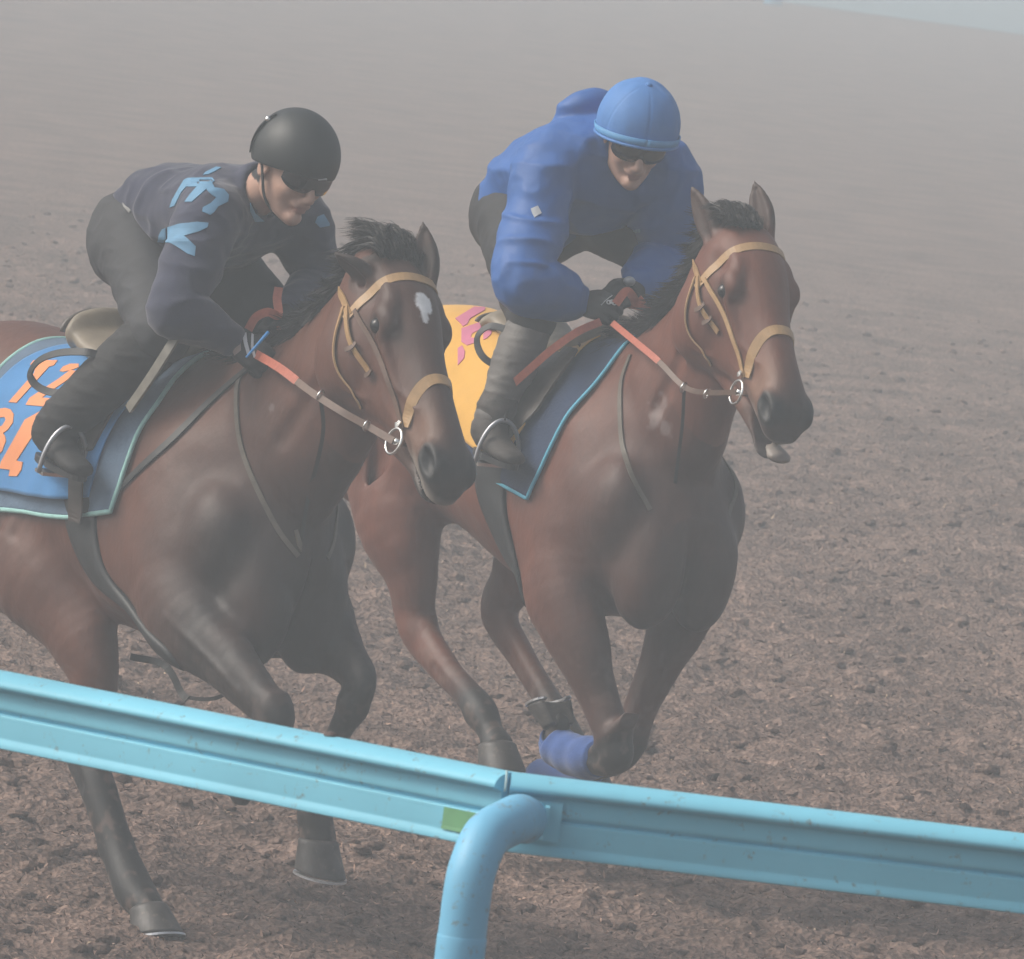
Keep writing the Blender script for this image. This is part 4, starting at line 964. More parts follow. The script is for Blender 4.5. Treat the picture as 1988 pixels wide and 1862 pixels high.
def saddle(fr, tree, wz, x0, x1, cant, parent, base, flap_px, seatmat=M_saddl):
    sd_ = bpy.data.objects.new('saddle', None); COL.objects.link(sd_); sd_.parent = parent; b0 = V((x0 + x1) / 2, 0, wz); sd_.location = b0 - base; sd_.empty_display_size = .1
    F_ = Field((x0 - .2, -.3, wz - .42), (x1 + .14, .3, wz + .30), .007)
    zt_ = lambda x: crest(tree, x, x + .001, 2)[0][2]
    F_.chain([(x0 - .01, 0, zt_(x0) + cant - .02, .105, .028), (x0 + .04, 0, zt_(x0 + .04) + .045, .13, .04), (x0 + .2, 0, zt_(x0 + .2) + .018, .105, .04), (x1 - .06, 0, zt_(x1 - .06) + .02, .085, .045), (x1, 0, zt_(x1) + .045, .06, .03)], side=(0, 1, 0), k=.03)
    F_.ell((x0 - .005, 0, zt_(x0) + cant * .5), (.032, .135, cant * .62), k=.03)
    v, f = F_.mesh(); v = relax(v, f, 3); mesh_obj('seat', v, f, seatmat, sd_, True, b0)
    P = []
    for k in range(25):
        a = math.pi * (k / 24) ; P.append(V(x0 - .034, .125 * math.cos(a), zt_(x0) + cant * .5 + cant * .56 * math.sin(a)))
    vv, ff = tube(P, .007, 8); mesh_obj('cantle_rim', vv, ff, M_sadd, sd_, True, b0)
    for sg in (1, -1):
        rr = patch(fr, tree, flap_px, 9, .030, .006)
        v, f = rr; v = v * [1, sg, 1]; f = [q[::-1] for q in f] if sg < 0 else f
        mesh_obj('flap', v, f, M_flapb, sd_, False, b0)
    return sd_
saddA = saddle(FA, treeA, wzA, xs(FA, 208, 680), xs(FA, 420, 660), .115, horseA, baseA, [(230, 680), (330, 655), (345, 668), (330, 700), (240, 800), (195, 880), (150, 890), (140, 780)])

M_iron = mat('stirrup_steel', (.42, .43, .45), .42, metal=.9)
def stirrup(fr, foot, toe, parent, base, top):
    s_ = bpy.data.objects.new('stirrup', None); COL.objects.link(s_); s_.parent = parent; s_.location = foot - base; s_.empty_display_size = .05
    ty = V(-toe[1], toe[0], 0); ty = unit(ty); up = unit(np.cross(toe, ty)); up = up if up[2] > 0 else -up
    P = [foot + ty * .066 * math.cos(t) + up * (.128 * math.sin(t) - .012) for t in np.linspace(0, math.pi, 24)]
    v, f = tube(P, .0065, 10); mesh_obj('stirrup_iron', v, f, M_iron, s_, True, foot)
    v, f = ribbon([foot + ty * .066 - up * .014, foot - up * .014, foot - ty * .066 - up * .014], [up] * 3, .045, .009); mesh_obj('tread', v, f, M_metal, s_, False, foot)
    v, f = ribbon(spline([foot + up * .11, (foot + up * .11 + top) / 2 + V(0, math.copysign(.01, foot[1]), 0), top], 6), [V(0, math.copysign(1, foot[1]), 0)] * 13, .022, .005); mesh_obj('stirrup_leather', v, f, M_dark, s_, False, foot)
    return s_

# ---------------- horse B
wzB = SB['withers'][1]; pb = FB.px
face_bits(FB, HB, treeB, horseB, baseB)
mane(treeB, -.10, .44, horseB, baseB, 13, lift=.05, back=.05, side=-.065, n=4200, hang=.10)
def forelockB(rg):
    b = HB['H'](rg.uniform(-.01, .045), .018, rg.uniform(-.075, .012)); tip = b + V(-.09, rg.normal(0, .012), .002) * rg.uniform(.4, 1.3) + rg.normal(0, .007, 3); return b, tip, V(.01, 0, .026), .010
v, f = strands(clumped(forelockB, 90, 2), 4200, .0022, .004, 15, .45); mesh_obj('forelock', v, f, M_hair, horseB, False, baseB)
tail(V(SB['withers'][0] - 1.28, 0, wzB - .2), horseB, baseB, 19)
L = SB['legs']
hoof(horseB, baseB, endp(L[0]), unit(V(-.50, -.10, .85)), V(-.85, 0, -.5), .048, .064, .080)
hoof(horseB, baseB, endp(L[1]), V(-.2, 0, -1), V(1, 0, 0))
hoof(horseB, baseB, endp(L[2]), V(.30, 0, -.95), V(1, 0, .3), .055, .070, .085)
hoof(horseB, baseB, endp(L[3]), V(.3, 0, -.9), V(1, 0, .2))
brB, rcB = bridle(FB, treeB, HB, horseB, baseB, M_strapL,
    [(.45, -92), (.415, -60), (.375, -25), (.37, 0), (.375, 25), (.415, 60), (.45, 92)], .115,
    [[(.12, 98), (.20, 103), (.29, 106)], [(.14, 88), (.25, 80), (.36, 84), (.445, 98)], [(.11, 104), (.20, 124), (.30, 140), (.33, 150)], M_strapL], None, [(.21, 103), (.25, 105), (.43, 98)])
rB = rcB[0] if toimg(FB.w(rcB[0]))[0] < toimg(FB.w(rcB[1]))[0] else rcB[1]; rB2 = rcB[1] if rB is rcB[0] else rcB[0]
handB = pb(1190, 628, .10)
addrein([handB, pb(1235, 665, .13), pb(1280, 703, .15), pb(1330, 752, .15), pb(1375, 762, .13), rB], (M_rein, M_strapB), horseB, baseB, nrm=rein_camera(FB), cut=20, wid=.018)
addrein([pb(1205, 590, -.02), pb(1205, 590, -.02) + V(.12, .06, -.01), pb(1205, 590, -.02) + V(.28, .13, -.06), rB2], (M_rein, M_strapB), horseB, baseB, nrm=V(0, .9, .4), cut=14, wid=.018)
freestrap([pb(1165, 625, .12), pb(1120, 645, .20), pb(1070, 680, .26), pb(1030, 715, .29), pb(985, 755, .30)], .022, M_rein, horseB, baseB, 'rein', rein_camera(FB))
freestrap([pb(1195, 590, .06), pb(1215, 566, .04), pb(1228, 575, .02), pb(1236, 590, .0), pb(1250, 580, -.01)], .024, M_rein, horseB, baseB, 'rein', rein_camera(FB))
for x, y, r_ in ((1327, 752, .15), (1372, 764, .13)): ring(pb(x, y, r_), FB.ldir(V(.8, -.4, -.3)), .014, .0028, M_metal, brB, HB['P'], 'rein_ring')
pxstrap(FB, treeB, [(1225, 690), (1208, 740), (1205, 800), (1210, 870), (1228, 930), (1262, 990)], .013, M_martL, horseB, baseB, 'breast_strap', off=.002, mirror=True)
freestrap([pb(1328, 757, .13), pb(1325, 820, .10), pb(1318, 880, .08), pb(1308, 960, .05), pb(1300, 1060, .03)], .009, M_dark, horseB, baseB, 'martingale', rein_camera(FB))
padB, B1, E1 = cloth(FB, treeB, wzB, (xs(FB, 1265, 670), xs(FB, 905, 580)), [(1030, 966), (985, 942), (900, 900), (800, 860), (760, 840)], .012, M_navy, horseB, baseB, 'saddle_pad', seed=5, fold=.003)
edging(B1, E1, M_cyan, padB, baseB, r_=.006)
clB, B2, E2 = cloth(FB, treeB, wzB, (xs(FB, 1200, 650), xs(FB, 885, 570)), [(1035, 835), (990, 905), (960, 890), (900, 850), (860, 800), (800, 790)], .021, M_yel, horseB, baseB, 'number_cloth', seed=6, fold=.008)
tcB = treeof(B2)
D5 = lambda pts: [(858 + x * .2729, 540 + y * .2731) for x, y in pts]
pink = [D5([(95, 290), (200, 225), (290, 170), (310, 190), (305, 230), (250, 260), (200, 290), (180, 330), (150, 345), (120, 310)]),
        D5([(140, 360), (230, 330), (320, 300), (400, 305), (400, 320), (330, 345), (270, 370), (215, 395), (205, 425), (240, 430), (240, 460), (180, 480), (140, 455)]),
        D5([(295, 385), (360, 355), (350, 400), (320, 430), (295, 440)]),
        D5([(115, 500), (145, 480), (165, 520), (160, 570), (115, 620)])]
printed(FB, tcB, pink, M_pink, clB, baseB, 'printed_blotch')
girth(FB, treeB, wzB, [(958, 880), (958, 950), (972, 1020), (1005, 1100)], .135, M_dark, horseB, baseB, 'girth', off=.014)
saddB = saddle(FB, treeB, wzB, xs(FB, 1010, 640), xs(FB, 1200, 640), .055, horseB, baseB, [(1000, 640), (1150, 610), (1165, 640), (1130, 700), (1060, 800), (1000, 860), (950, 860), (960, 740)])

# bandages round the folded forelegs of horse B
def bandage(rows, parent, base, grow, name='bandage'):
    S_ = spline(np.array(rows, float), 8); n = 26; vs = []
    P = S_[:, :3]; T = np.gradient(P, axis=0); m_ = len(P)
    for i in range(m_):
        t = unit(T[i]); sd_ = unit(V(0, 1, 0) - t * t[1]); o_ = np.cross(t, sd_); e = i / (m_ - 1); g_ = grow * (1 if .06 < e < .94 else .55) + .0035 * (1 if (i // 3) % 2 else 0)
        for k in range(n):
            a = 2 * math.pi * k / n; vs.append(P[i] + sd_ * (S_[i, 3] + g_) * math.cos(a) + o_ * (S_[i, 4] + g_) * math.sin(a))
    fs = [(i * n + k, i * n + (k + 1) % n, (i + 1) * n + (k + 1) % n, (i + 1) * n + k) for i in range(m_ - 1) for k in range(n)] + [tuple(range(n))[::-1], tuple((m_ - 1) * n + k for k in range(n))]
    return mesh_obj(name, vs, fs, M_band, parent, True, base)
def between(a, b, t): a = np.array(a); b = np.array(b); return a * (1 - t) + b * t
l0 = SB['legs'][0]; l1 = SB['legs'][1]
bo = bandage([between(l0[5], l0[6], .35), l0[6], l0[7], between(l0[7], l0[8], .2)], horseB, baseB, .016)
bo2 = bandage([between(l1[5], l1[6], .5), l1[6], l1[7]], horseB, baseB, .012)

# keeper loops of webbing lying on the cloths
freestrap([pa(200, 692, .30), pa(165, 684, .34), pa(115, 686, .36), pa(78, 700, .37), pa(60, 725, .37), pa(70, 748, .36), (pa(100, 762, .34)), pa(150, 765, .31)], .020, M_dark, horseA, baseA, 'loose_strap', V(.2, -1, .5))
freestrap([pb(985, 640, .30), pb(952, 634, .33), pb(930, 650, .35), pb(928, 672, .35), pb(940, 695, .34), pb(965, 712, .31)], .020, M_dark, horseB, baseB, 'loose_strap', V(.2, -1, .5))

M_edge = mat('pale_worn_leather', (.15, .14, .115), .6, noise=.25, nscale=30)
freestrap([pa(343, 656, .30), pa(322, 690, .32), pa(290, 740, .335), pa(252, 795, .34)], .026, M_edge, saddA, V((xs(FA, 208, 680) + xs(FA, 420, 660)) / 2, 0, wzA), 'flap_edge', V(.3, -1, .3), th=.008)
print('cloth rear', to_fphi(FA, treeA, wzA, 0, 985), to_fphi(FA, treeA, wzA, -110, 978))

printed(FA, treeA, [[(570, 1030), (576, 1028), (584, 1058), (582, 1072), (576, 1062)]], M_martL, horseA, baseA, 'strap_clip', off=.008, th=.004, step=6)


# ================================================================== RIDERS
M_skin = mat('skin', (.50, .29, .20), .5, noise=.06, nscale=40, attr=True, spec=.4)
def hand_into(F_, wr, d, n_, t, sc=1.0, k=.006):
    """a hand closed on a rein: wr wrist, d towards the knuckles, n_ back of the hand, t towards the thumb"""
    d = unit(d); n_ = unit(n_ - d * (n_ @ d)); t = unit(t - d * (t @ d) - n_ * (t @ n_))
    F_.chain([(*(wr - d * .03), .027 * sc, .021 * sc), (*wr, .028 * sc, .020 * sc), (*(wr + d * .04), .038 * sc, .019 * sc), (*(wr + d * .075), .041 * sc, .017 * sc), (*(wr + d * .088), .038 * sc, .013 * sc)], side=t, k=.012)
    for i in range(4):
        L_ = (1.0, 1.08, 1.0, .82)[i]; o = t * (.030 - .0205 * i)
        k0 = wr + d * (.084 + (.0, .004, .002, -.005)[i]) + o + n_ * .004
        k1 = k0 + (d * .75 - n_ * .66) * .036 * L_; k2 = k1 + (-n_ * .93 - d * .35) * .025 * L_; k3 = k2 + (-d * .95 + n_ * .18) * .020 * L_
        r_ = .0102 * sc * (1, 1.02, 1, .9)[i]
        F_.chain([(*(k0 - d * .02), r_, r_), (*k0, r_ * 1.08, r_ * 1.08), (*k1, r_, r_), (*k2, r_ * .93, r_ * .93), (*k3, r_ * .8, r_ * .8)], side=t, k=.004, n=3)
    b0 = wr + d * .022 + t * .026 - n_ * .004
    F_.chain([(*b0, .016 * sc, .015 * sc), (*(b0 + d * .026 + t * .016 - n_ * .010), .0125 * sc, .0125 * sc), (*(b0 + d * .052 + t * .010 - n_ * .024), .0115 * sc, .011 * sc), (*(b0 + d * .068 - t * .004 - n_ * .034), .009 * sc, .0085 * sc)], side=n_, k=.008, n=3)

def head_into(F_, c, f, u, open_=0):
    f = unit(f); u = unit(u - f * (u @ f)); s_ = np.cross(u, f); M = [f, s_, u]; Hq = lambda a, b, z: c + f * a + s_ * b + u * z
    F_.ell(Hq(-.012, 0, .028), (.098, .076, .094), M, k=.02)
    F_.ell(Hq(.038, 0, -.028), (.056, .064, .080), M, k=.03)
    for q in (-1, 1):
        F_.chain([(*Hq(-.015, q * .060, -.035), .012, .022), (*Hq(.010, q * .056, -.078), .012, .018), (*Hq(.060, q * .026, -.108), .012, .014), (*Hq(.078, 0, -.112), .012, .014)], side=s_, k=.022)
        F_.ell(Hq(.062, q * .038, -.035), (.026, .022, .022), M, k=.018)
        F_.ell(Hq(.074, q * .030, .004), (.016, .020, .013), M, k=.012, op='sub')
        F_.ell(Hq(-.008, q * .082, -.016), (.020, .008, .033), [unit(f + s_ * q * .35), s_, u], k=.006)
        F_.ell(Hq(.000, q * .090, -.014), (.011, .005, .020), [unit(f + s_ * q * .35), s_, u], k=.005, op='sub')
        F_.ell(Hq(.104, q * .011, -.048), (.010, .009, .008), M, k=.006)
    F_.ell(Hq(.080, 0, .024), (.016, .052, .012), M, k=.018)
    F_.chain([(*Hq(.088, 0, .008), .009, .009), (*Hq(.102, 0, -.018), .010, .010), (*Hq(.115, 0, -.040), .012, .012), (*Hq(.108, 0, -.050), .010, .008)], side=s_, k=.010)
    F_.ell(Hq(.090, 0, -.066), (.016, .030, .014), M, k=.012)
    F_.ell(Hq(.098, 0, -.070), (.009, .024, .0055), M, k=.004); F_.ell(Hq(.095, 0, -.082), (.009, .020, .006), M, k=.004)
    F_.chain([(*Hq(.100, -.024, -.0775), .004, .002 + open_ * .003), (*Hq(.107, 0, -.0755), .006, .002 + open_ * .004), (*Hq(.100, .024, -.0775), .004, .002 + open_ * .003)], side=f, k=.003, op='sub')
    F_.ell(Hq(.084, 0, -.106), (.018, .022, .016), M, k=.014)
    return Hq, M

def wrinkle(v, nn, amp, dirs, seed):
    w1 = vnoise(v * np.array(dirs) + seed); w2 = vnoise(v * np.array(dirs) * 2.1 + seed * 2); w3 = vnoise(v * 34 + seed)
    r1 = np.clip(1 - np.abs(w1 - .5) * 3.2, 0, 1) ** 1.5; r2 = np.clip(1 - np.abs(w2 - .5) * 3.5, 0, 1) ** 1.5; return v + nn * (r1 * amp * .75 + r2 * amp * .45 - amp * .2 + (vnoise(v * 5 + seed) - .5) * amp * .8 + (w3 - .5) * amp * .25)[:, None]

def rider(fr, J, S, label, base):
    root = fr.empty('person', base); tag(root, label, 'person')
    P = {k: (v if isinstance(v, np.ndarray) else fr.px(*v)) for k, v in J.items()}
    for k in list(P):
        pass
    lo = np.min(list(P.values()), 0) - [.24, .22, .22]; hi = np.max(list(P.values()), 0) + [.26, .22, .24]
    side = V(0, 1, 0); pel, chest, neck, head = P['pel'], P['chest'], P['neck'], P['head']; waist = pel * .55 + chest * .45 + S.get('arch', V(0, 0, .03))
    fw, up = fr.ldir(S['face']), fr.ldir(S['up'])
    def torso(F_, g, neckr=.056):
        F_.chain([(*(pel - (waist - pel) * .20), .125 + g, .10 + g), (*pel, .155 + g, .118 + g), (*waist, .135 + g, .098 + g), (*chest, .158 + g, .112 + g), (*(chest * .35 + neck * .65), .150 + g, .090 + g), (*neck, .075 + g, .062 + g)], side=side, k=.05)
    def arm(F_, q, g, k=.04, end=1.0, gs=None):
        s_, e, w_ = P['sh' + q], P['el' + q], P['wr' + q]; gs = gs or (g, g, g)
        F_.chain([(*((chest * .4 + neck * .6) * .55 + s_ * .45), .075 + gs[0], .070 + gs[0]), (*s_, .062 + gs[0], .062 + gs[0]), (*between(s_, e, .5), .050 + gs[1], .050 + gs[1]), (*e, .040 + gs[1], .040 + gs[1]), (*between(e, w_, .35), .041 + gs[1], .040 + gs[1]), (*between(e, w_, end), .027 + gs[2], .026 + gs[2])], side=side, k=k, n=5)
    def leg_(F_, q, g, g2, k=.04, t0=0, t1=2, cf=1.0):
        h_, kn, an = P['hip' + q], P['kn' + q], P['an' + q]; rows = [(*h_, .10 + g, .105 + g), (*between(h_, kn, .5), .078 + g, .082 + g), (*kn, .056 * cf + g2, .060 * cf + g2), (*between(kn, an, .35), .053 * cf + g2, .057 * cf + g2), (*an, .034 + g2, .037 + g2)]
        F_.chain(rows[t0 * 2:t1 * 2 + 1], side=side, k=k, n=6)
    # body: one continuous figure
    F_ = Field(lo, hi, .0052)
    torso(F_, -.012)
    for q in 'RL': arm(F_, q, -.006); leg_(F_, q, -.018, -.020)
    nb = between(neck, head, .0); F_.chain([(*(neck - unit(head - neck) * .04), .062, .060), (*(head - up * .055 - fw * .030), .052, .054), (*(head - up * .02 - fw * .02), .05, .05)], side=side, k=.03)
    Hq, M = head_into(F_, head, fw, up, S.get('open', 0))
    for q in 'RL':
        sg = -1 if q == 'R' else 1; hd, hn, ht = S['hand' + q]; hand_into(F_, P['wr' + q], hd, hn, ht, .86)
        an = P['an' + q]; t_ = unit(S['toe']); F_.chain([(*(an - t_ * .02 - V(0, 0, .045)), .018, .018), (*(an + t_ * .04 - V(0, 0, .055)), .022, .014), (*(an + t_ * .12 - V(0, 0, .068)), .024, .010)], side=side, k=.03)
    v, f = F_.mesh(); v = relax(v, f, 1, .4)
    ob = mesh_obj('body', v, f, M_skin, root, True, base)
    q = (v - head); a_, b_, z_ = q @ M[0], q @ M[1], q @ M[2]
    c = np.ones((len(v), 3)) * np.array(S.get('skin', (.50, .31, .235)))
    lp = np.clip(1.3 - np.sqrt(((a_ - .098) / .02) ** 2 + (b_ / .027) ** 2 + ((z_ + .0765) / .0125) ** 2), 0, 1)[:, None] * 2; lp = np.clip(lp, 0, 1); c = c * (1 - lp * .8) + np.array([.36, .17, .14]) * lp * .8
    hairm = np.clip((-.005 - a_) / .012, 0, 1) * (z_ > -.075) * (np.abs(b_) < .0795) + np.clip((z_ - .03) / .01, 0, 1) * (a_ < .08); hairm = np.clip(hairm, 0, 1)[:, None]; c = c * (1 - hairm) + np.array([.012, .011, .011]) * hairm
    br_ = np.clip(1.3 - np.sqrt(((np.abs(b_) - .033) / .024) ** 2 + ((z_ - .026) / .007) ** 2), 0, 1)[:, None] * (a_ > .05)[:, None]; c = c * (1 - br_ * .8) + .012 * br_ * .8
    setcol(ob, c)
    # jacket
    F_ = Field(lo, hi, .0052); G = S['jg']
    F_.chain([(*(pel + (waist - pel) * S['hem']), .148 + G, .108 + G), (*waist, .142 + G, .102 + G), (*chest, .160 + G, .115 + G), (*(chest * .35 + neck * .65), .155 + G, .095 + G), (*(neck - unit(head - neck) * .01), .072 + G, .062 + G)], side=side, k=.05)
    for q in 'RL': arm(F_, q, G, k=.05, end=S.get('cuff', .95), gs=(G * 1.1, G * 1.25, G * .75))
    for e in S.get('jextra', []): F_.ell(*e, k=.03)
    if 'collar' in S:
        F_.chain([(*(neck - unit(head - neck) * .01), .066 + G, .066 + G), (*(neck + (head - neck) * .30), .064 + G * .5, .064 + G * .5)], side=side, k=.02)
    F_.chain([(*(neck + (head - neck) * .18), .057, .057), (*(head - up * .03), .064, .07), (*(head + up * .1), .09, .10)], side=side, k=.012, op='sub')
    v, f = F_.mesh(); v = relax(v, f, 1, .4); nn = vnorm(v, f); v = wrinkle(v, nn, S['wamp'], S['wdir'], 3 + len(label)); v = relax(v, f, 3, .4)
    oj = mesh_obj('jacket', v, f, S['jm'], root, True, base); tj = bvh(v, f)
    # breeches
    F_ = Field(lo, hi, .0056)
    F_.chain([(*(pel - (waist - pel) * .22), .13, .105), (*pel, .165, .130), (*(pel + (waist - pel) * .55), .145, .108)], side=side, k=.05)
    F_.ell(pel - unit(waist - pel) * .03 + V(0, .07, .0), (.12, .10, .12), k=.05); F_.ell(pel - unit(waist - pel) * .03 - V(0, .07, .0), (.12, .10, .12), k=.05)
    for q in 'RL': leg_(F_, q, .010, .010, t1=S.get('brt', 1), cf=S['calf'])
    v, f = F_.mesh(); v = relax(v, f, 1, .4); nn = vnorm(v, f); v = wrinkle(v, nn, .006, (7, 9, 12), 9 + len(label)); v = relax(v, f, 2, .4)
    mesh_obj('breeches', v, f, S['bm'], root, True, base)
    # boots and lower leg
    for q in 'RL':
        kn, an = P['kn' + q], P['an' + q]; lo_ = np.minimum(kn, an) - .16; hi_ = np.maximum(kn, an) + .16; hi_[0] += .12
        ax = unit(an - kn); t_ = unit(S['toe'] * np.array([1, 1 if q == 'R' else -1, 1])); 
        if S.get('chaps') is not None:
            F_ = Field(lo_, hi_, .005); F_.chain([(*(kn + ax * .03), .060, .066), (*between(kn, an, .25), .064, .070), (*between(kn, an, .45), .062, .068), (*between(kn, an, .8), .046, .050), (*(an - ax * .01), .048, .052)], side=side, k=.02)
            v, f = F_.mesh(); nn = vnorm(v, f); v = wrinkle(v, nn, .004, (6, 8, 22), 4); mesh_obj('half_chaps', v, f, S['chaps'], root, True, base)
            top = .80
        else: top = .12
        F_ = Field(lo_, hi_, .005)
        F_.chain([(*between(kn, an, top), .062 * S['calf'] - .016 * top, .066 * S['calf'] - .016 * top), (*between(kn, an, max(top + .1, .5)), .052 * S['calf'], .060 * S['calf']), (*between(kn, an, .92), .046 * S['calf'], .050 * S['calf']), (*(an + ax * .02), .045, .050)], side=side, k=.02)
        dn = V(0, 0, -1); dn = unit(dn - t_ * (dn @ t_))
        F_.chain([(*(an - t_ * .040 + dn * .045), .030, .030), (*(an + t_ * .02 + dn * .048), .036, .038), (*(an + t_ * .09 + dn * .062), .041, .027), (*(an + t_ * .155 + dn * .070), .040, .020), (*(an + t_ * .178 + dn * .072), .030, .014)], side=side, k=.03)
        F_.plane(an + dn * .088, dn, .004)
        v, f = F_.mesh(); nn = vnorm(v, f); v = wrinkle(v, nn, .003, (8, 8, 26), 5); bo_ = mesh_obj('boot', v, f, S['bootm'], root, True, base)
        vs = []; n = 24
        for zz, g_ in ((.084, 1.0), (.100, 1.0)):
            for k in range(n):
                a = 2 * math.pi * k / n; fx = math.cos(a); vs.append(an + t_ * (.062 + fx * .128) + unit(np.cross(dn, t_)) * .043 * math.sin(a) * (1 - .18 * (fx < -.2)) + dn * (zz + .008 * (fx < -.3)))
        mesh_obj('sole', vs, [(k, (k + 1) % n, n + (k + 1) % n, n + k) for k in range(n)] + [tuple(range(n))[::-1], tuple(n + k for k in range(n))], M_blackl, bo_, False, base)
    # gloves
    for q in 'RL':
        hd, hn, ht = S['hand' + q]; w_ = P['wr' + q]; F_ = Field(w_ - .14, w_ + .17, .0034); hand_into(F_, w_, hd, hn, ht, 1.05)
        F_.chain([(*(w_ - unit(w_ - P['el' + q]) * .045), .037, .034), (*w_, .033, .028)], side=side, k=.01)
        v, f = F_.mesh(); v = relax(v, f, 1, .4); go = mesh_obj('glove', v, f, S['gm'], root, True, base)
        if q == 'R': tg = bvh(v, f); gR = go
    # sunglasses
    vs = []; n = 30
    for i in range(n + 1):
        a = R(-84 + 168 * i / n); e = abs(a) / R(84); x_ = .050 + .056 * math.cos(a) ** .8 if abs(a) < R(89) else .05; y_ = .079 * math.sin(a)
        tp = .027 - .002 * e - .008 * e ** 4; bt = -.034 + .016 * math.exp(-(a / .16) ** 2) + .020 * e ** 3
        for z in (tp, (tp * 2 + bt) / 3, (tp + 2 * bt) / 3, bt): vs.append(Hq(x_ + .006 - (z * z) * 6, y_, z + .003))
    vs = np.array(vs); c0 = Hq(0, 0, 0); inn = vs + (c0 - vs) * .025; m_ = len(vs)
    fs = [(i * 4 + j, i * 4 + 4 + j, i * 4 + 5 + j, i * 4 + 1 + j) for i in range(n) for j in range(3)]; fs += [tuple(k + m_ for k in q_[::-1]) for q_ in fs]
    for i in range(n): fs += [(i * 4, i * 4 + m_, i * 4 + 4 + m_, i * 4 + 4), (i * 4 + 3, i * 4 + 7, i * 4 + 7 + m_, i * 4 + 3 + m_)]
    og = mesh_obj('sunglasses', np.concatenate([vs, inn]), fs, M_lens, root, True, base)
    for q_ in (-1, 1):
        P_ = np.array([Hq(.050, q_ * .082, .012), Hq(.02, q_ * .086, .010), Hq(-.03, q_ * .086, .006)]); v, f = ribbon(P_, [M[1] * q_] * 3, .010, .003); mesh_obj('temple_arm', v, f, M_lens, og, False, base)
    return root, P, Hq, M, tj, oj, (tg, gR)
M_lens = mat('dark_lens', (.010, .010, .012), .12, spec=.7, coat=.3)
M_navyj = mat('navy_sweater', (.020, .024, .055), .85, noise=.15, nscale=20, bump=.0008, bscale=240, sheen=.3)
M_bluej = mat('blue_rain_jacket', (.028, .115, .37), .55, noise=.06, nscale=10, bump=.0018, bscale=26, spec=.35)
M_breA = mat('dark_breeches', (.035, .036, .040), .75, noise=.15, nscale=16, bump=.0008, bscale=160)
M_breB = mat('black_breeches', (.020, .020, .022), .75, noise=.15, nscale=16, bump=.0008, bscale=160)
M_chap = mat('grey_half_chaps', (.125, .115, .105), .6, noise=.18, nscale=14, bump=.001, bscale=120)
M_boot = mat('black_boot', (.014, .013, .013), .75, noise=.25, nscale=25, bump=.001, bscale=90)
M_bootb = mat('brown_boot', (.05, .042, .036), .72, noise=.35, nscale=25, bump=.0015, bscale=70)
M_glove = mat('black_glove', (.016, .017, .018), .75, noise=.2, nscale=30, bump=.0006, bscale=200)
M_helm = mat('black_helmet', (.016, .020, .021), .5, noise=.1, nscale=30, bump=.0004, bscale=300, spec=.5)
M_cap = mat('blue_cap_cover', (.075, .22, .53), .6, noise=.06, nscale=16, bump=.0014, bscale=26, spec=.3)
M_capb = mat('light_blue_band', (.09, .31, .60), .6, noise=.05, nscale=30)
M_lblue = mat('light_blue_print', (.12, .28, .44), .7, noise=.08, nscale=30)
M_grey = mat('silver_print', (.52, .54, .56), .5)

def helmet(fr, root, base, c, M, rad, lift, tilt, material, name='helmet', edge=.0, seams=False, back=-.045, frontz=.022):
    f, s_, u = M; F_ = Field(c - .2, c + .2, .0036); cc = c + u * lift - f * .006
    F_.ell(cc, rad, M, k=.01)
    F_.ell(cc, (rad[0] - .013, rad[1] - .013, rad[2] - .013), M, k=.003, op='sub')
    a = c + f * rad[0] + u * frontz; b = c - f * rad[0] + u * back; pn = unit(np.cross(s_, b - a)); pn = pn if pn @ u < 0 else -pn
    F_.plane(a, pn, .006)
    v, f_ = F_.mesh(); v = relax(v, f_, 1, .4)
    if seams:
        q = v - cc; an = np.arctan2(q @ s_, q @ f); rr = np.sqrt((q @ s_) ** 2 + (q @ f) ** 2)
        nn = vnorm(v, f_); k = np.clip(rr / .04, 0, 1); v = v + nn * (-.0013 * np.exp(-((np.abs(((an / (math.pi / 3)) % 1) - .5) - .5) / .03) ** 2) * k + (vnoise(v * [30, 30, 9]) - .5) * .005)[:, None]
    return mesh_obj(name, v, f_, material, root, True, base), cc, pn

# ---------------- rider A
def Fd(x, y, z): return unit(V(x, y, z))
JA = dict(pel=(303, 458, 0), chest=(405, 425, 0), neck=(470, 395, 0), head=(568, 322, 0), shR=(405, 432, .165), elR=(338, 600, .30), wrR=(452, 662, .15), shL=(572, 425, -.165), elL=(618, 545, -.26), wrL=(560, 608, -.085),
          hipR=(268, 478, .10), knR=(312, 645, .21), anR=(110, 824, .33))
fr_ = FA; pR = {k: FA.px(*JA[k]) for k in ('hipR', 'knR', 'anR')}
for k in ('hip', 'kn', 'an'): q = pR[k + 'R']; JA[k + 'L'] = q * [1, -1, 1] + (V(-.02, 0, 0) if k != 'hip' else 0)
SAr = dict(calf=1.28, face=unit(V(.60, -.72, -.36)), up=unit(V(.28, -.20, .93)), toe=V(1, -.12, -.16), jg=.018, hem=.30, wamp=.011, wdir=(7, 7, 14), jm=M_navyj, bm=M_breA, bootm=M_boot, gm=M_glove, open=.15, arch=V(-.02, 0, .05), cuff=.93,
           handR=(unit(FA.px(495, 690, .11) - FA.px(452, 662, .15)), V(0, -.8, .6), V(.4, .3, .85)), handL=(V(.55, -.55, -.5), V(0, .8, .6), V(.4, -.3, .85)), brt=1, collar=1, kneeb=V(0, 0, 0))
bA = V(-.45, -.3, 1.2)
riderA, PA, HqA, MA_, tjA, ojA, gA = rider(FA, JA, SAr, 'person in a dark helmet and navy top with light blue letters on the front horse', bA)
